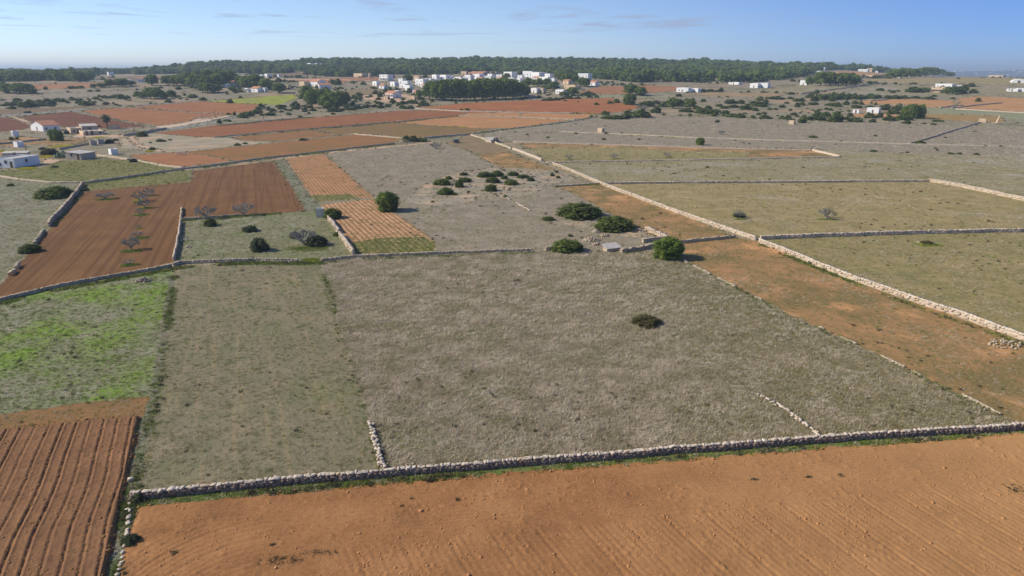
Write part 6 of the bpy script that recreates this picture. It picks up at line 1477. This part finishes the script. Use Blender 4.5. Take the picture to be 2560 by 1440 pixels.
for a in [(345, 500, 24, 4), (362, 519, 30, 4), (348, 595, 26, 5)]: blob(*a, 50, 'Y', .8)
for a in [(*Z5(960, 585), 50, 7), (*Z5(120, 660), 44, 3), (*Z5(1500, 450), 24, 3), (*Z5(400, 925), 34, 3), (*Z5(700, 745), 22, 4), (*Z5(2280, 665), 12, 2)]: blob(*a, 160, 'Y', 2.0)
blob(776, 650, 40, 8, 60, 'Y', .9); blob(776, 650, 44, 8, 90, 'G', 1.2)
for a in [(2320, 612, 50, 8)]: blob(*a, 120, 'Y', .9); blob(*a, 200, 'G', 1.4)
for a in [(680, 1366, 9, 7), (710, 1404, 120, 26), (800, 1384, 90, 16), (1030, 1250, 12, 5), (1145, 1252, 12, 5), (1005, 1268, 14, 4), (2020, 1195, 24, 6), (2100, 1190, 16, 5), (2540, 1225, 60, 30), (1885, 1202, 14, 5), (440, 1385, 20, 12)]: blob(*a, 16 + int(a[2] * a[3] / 60), 'W', .6)
for key, ps, nm, lb in [('D', PD, 'dry_grass', 'grey dry grass covering the fields'), ('O', PO, 'olive_grass', 'short olive-brown grass over the pastures'), ('G', PG, 'green_grass', 'fresh green grass along walls and in the meadows'), ('W', PW, 'dark_weeds', 'dark low weeds dotted over the fields'), ('Y', PYL, 'yellow_flowers', 'small yellow wildflowers along the walls')]:
    scatter(nm, np.concatenate(B[key][0]), np.concatenate(B[key][1]), ps, lb, 'weeds' if key == 'W' else 'flowers' if key == 'Y' else 'grass')
# clods on the two near ploughed fields
n = 15000
x = rng.uniform(-30, 70, n); y = rng.uniform(30, 62, n); k = classify(x, y); T_ = np.array(ty + ['scrub'])[k]
cg = fbm(x / 2.5, y / 2.5, 31, 2) > rng.uniform(.35, .75, n)
m = (T_ == 'orange_soil') & cg
scatter('soil_clods', np.column_stack([x[m], y[m], np.full(m.sum(), .10)]), rng.gamma(1.4, .026, m.sum()) + .03, PC, 'orange clods of earth on the front ploughed field', 'soil')
n = 60000
x = rng.uniform(-30, 75, n); y = rng.uniform(30, 64, n); k = classify(x, y); m = (np.array(ty + ['scrub'])[k] == 'orange_soil') & (fbm(x / 4, y / 4, 35, 3) > rng.uniform(.3, .7, n))
scatter('soil_crumbs', np.column_stack([x[m], y[m], np.full(m.sum(), .095)]), rng.gamma(1.5, .018, m.sum()) + .03, PC, 'fine crumbs of orange earth on the front ploughed field', 'soil')
n = 15000
x = rng.uniform(-50, -20, n); y = rng.uniform(30, 58, n); k = classify(x, y); T_ = np.array(ty + ['scrub'])[k]; m = T_ == 'red_soil'
scatter('soil_clods', np.column_stack([x[m], y[m], np.full(m.sum(), .27)]), rng.gamma(1.6, .02, m.sum()) + .03, PCR, 'brown clods of earth between the deep furrows', 'soil')

# ------------------------------------------------------------------ pine forest on the ridge
FE = [(-200, 206), (0, 204), (220, 203), (238, 190), (340, 187), (480, 185), (620, 183), (700, 182), (760, 178), (790, 190), (850, 193), (930, 188), (1060, 186), (1150, 184), (1200, 184), (1380, 188), (1480, 196), (1560, 206), (1720, 205), (1850, 206), (1960, 199), (2010, 191), (2050, 178), (2110, 173), (2210, 179), (2260, 190)]
FEw = [G(*p) for p in FE]
fa = np.array([p[0] / p[1] for p in FEw]); fy = np.array([min(p[1], 1480) for p in FEw])
n = 24000
y = np.sqrt(rng.uniform(650 ** 2, 1720 ** 2, n)); a = rng.uniform(-.92, .56, n); x = a * y
m = y > np.interp(a, fa, fy) * (1 + (fbm(a * 40, a * 0, 70, 2) - .5) * .05)
m &= ~((a > .47) & (y > 1560))
for (hx, hy, ra, ry) in [(785, 165, .022, 90), (840, 169, .05, 26), (1040, 158, .03, 40), (1400, 160, .022, 22), (1150, 190, .05, 30), (265, 188, .04, 90), (310, 192, .03, 60)]:
    c = G(hx, hy); m &= ~((((a - c[0] / c[1]) / ra) ** 2 + ((y - c[1]) / ry) ** 2) < 1)
x, y = x[m], y[m]; sc = rng.uniform(7, 15, len(x)); zs = sc * rng.uniform(.55, .95, len(x)) * (.45 + 1.2 * fbm(x / 80, y / 80, 80, 3))
FP = []
for k, (tm, cm) in enumerate(FPINES):
    v0 = np.empty(len(tm.vertices) * 3, np.float32); tm.vertices.foreach_get('co', v0)
    FP.append(proto('forest_pine', cm))
scatter('pine_forest', np.column_stack([x, y, hgt(x, y) - zs * .18]), sc, FP, 'dense dark green pine forest covering the ridge on the horizon', 'forest', zsc=zs)
# low scrub over the far plain
n = 14000
y = np.sqrt(rng.uniform(400 ** 2, 1050 ** 2, n)); x = rng.uniform(-.88, .88, n) * y; k = classify(x, y)
cl = fbm(x / 45, y / 45, 91, 3) + .25 * (fbm(x / 12, y / 12, 92, 2) - .5)
m = (k == -1) & (cl > rng.uniform(.55, .72, n)) & (rng.uniform(0, 1, n) < sstep((y - 380) / 160))
x, y = x[m], y[m]; sc = rng.gamma(3, .8, len(x)) + 1.0
scatter('far_scrub', np.column_stack([x, y, hgt(x, y) - .05]), sc, [proto('scrub_clump', me) for me in FSHRUBS], 'low dark scrub spread over the far plain', 'scrub', zsc=sc * rng.uniform(.4, .7, len(x)))
# far coast with its town, beyond the plain on the right
V = []; nx = 60; X0, X1 = 900, 9000
for j, (yy_, hz) in enumerate([(5200, 0.0), (5500, .65), (5900, 1.0), (6600, .7), (7400, 0)]):
    for i in range(nx + 1):
        x_ = X0 + (X1 - X0) * i / nx; b_ = float(fbm(np.array(x_ / 700), np.array(yy_ / 900), 90, 3))
        V.append((x_, yy_, -33 + hz * (52 + 26 * b_) * min(1, i / 6)))
i_ = np.arange(len(V)).reshape(5, nx + 1)
F = np.stack([i_[:-1, :-1], i_[:-1, 1:], i_[1:, 1:], i_[1:, :-1]], -1).reshape(-1, 4)
far_m = gmat('far_scrub', [(84, 92, 74), (70, 80, 62), (58, 70, 54)], 200, 30)
struct(ob('far_coast', mk('far_coast', V, F, far_m, True)))
VV = np.array(V).reshape(5, nx + 1, 3)
S = MB()
for k in range(420):
    i = R.randrange(3, nx); j = R.choice((0, 1, 1, 1, 2)); u, v = R.random(), R.random()
    p = (VV[j, i] * (1 - u) + VV[min(j + 1, 4), i] * u) * (1 - v) + (VV[j, min(i + 1, nx)] * (1 - u) + VV[min(j + 1, 4), min(i + 1, nx)] * u) * v
    if p[2] < -10: continue
    w_, d_, h_ = R.uniform(10, 40), R.uniform(8, 16), R.uniform(2.5, 7)
    S.box(p[0] - w_ / 2, p[0] + w_ / 2, p[1] - d_ / 2, p[1] + d_ / 2, p[2] - 4, p[2] + h_)
stuff(ob('far_town', S.mesh('far_town', M_WHITE)), 'white town strewn along the blue distant coast on the right', 'town')

# ------------------------------------------------------------------ haze: one closed box of thin air round camera and land
hz_m = bpy.data.materials.new('thin_haze'); hz_m.use_nodes = True
hn = hz_m.node_tree.nodes; hn.clear()
ho = hn.new('ShaderNodeOutputMaterial'); hv = hn.new('ShaderNodeVolumePrincipled')
hv.inputs['Color'].default_value = (.68, .83, 1.0, 1); hv.inputs['Density'].default_value = 0.00019; hv.inputs['Anisotropy'].default_value = 0.1
hz_m.node_tree.links.new(hv.outputs[0], ho.inputs['Volume'])
HZ = True
if HZ:
    stuff(ob('haze', MB().box(-95000, 95000, -400, 110000, -60, 95).mesh('haze', hz_m)), 'thin bluish haze over the distant land', 'haze')
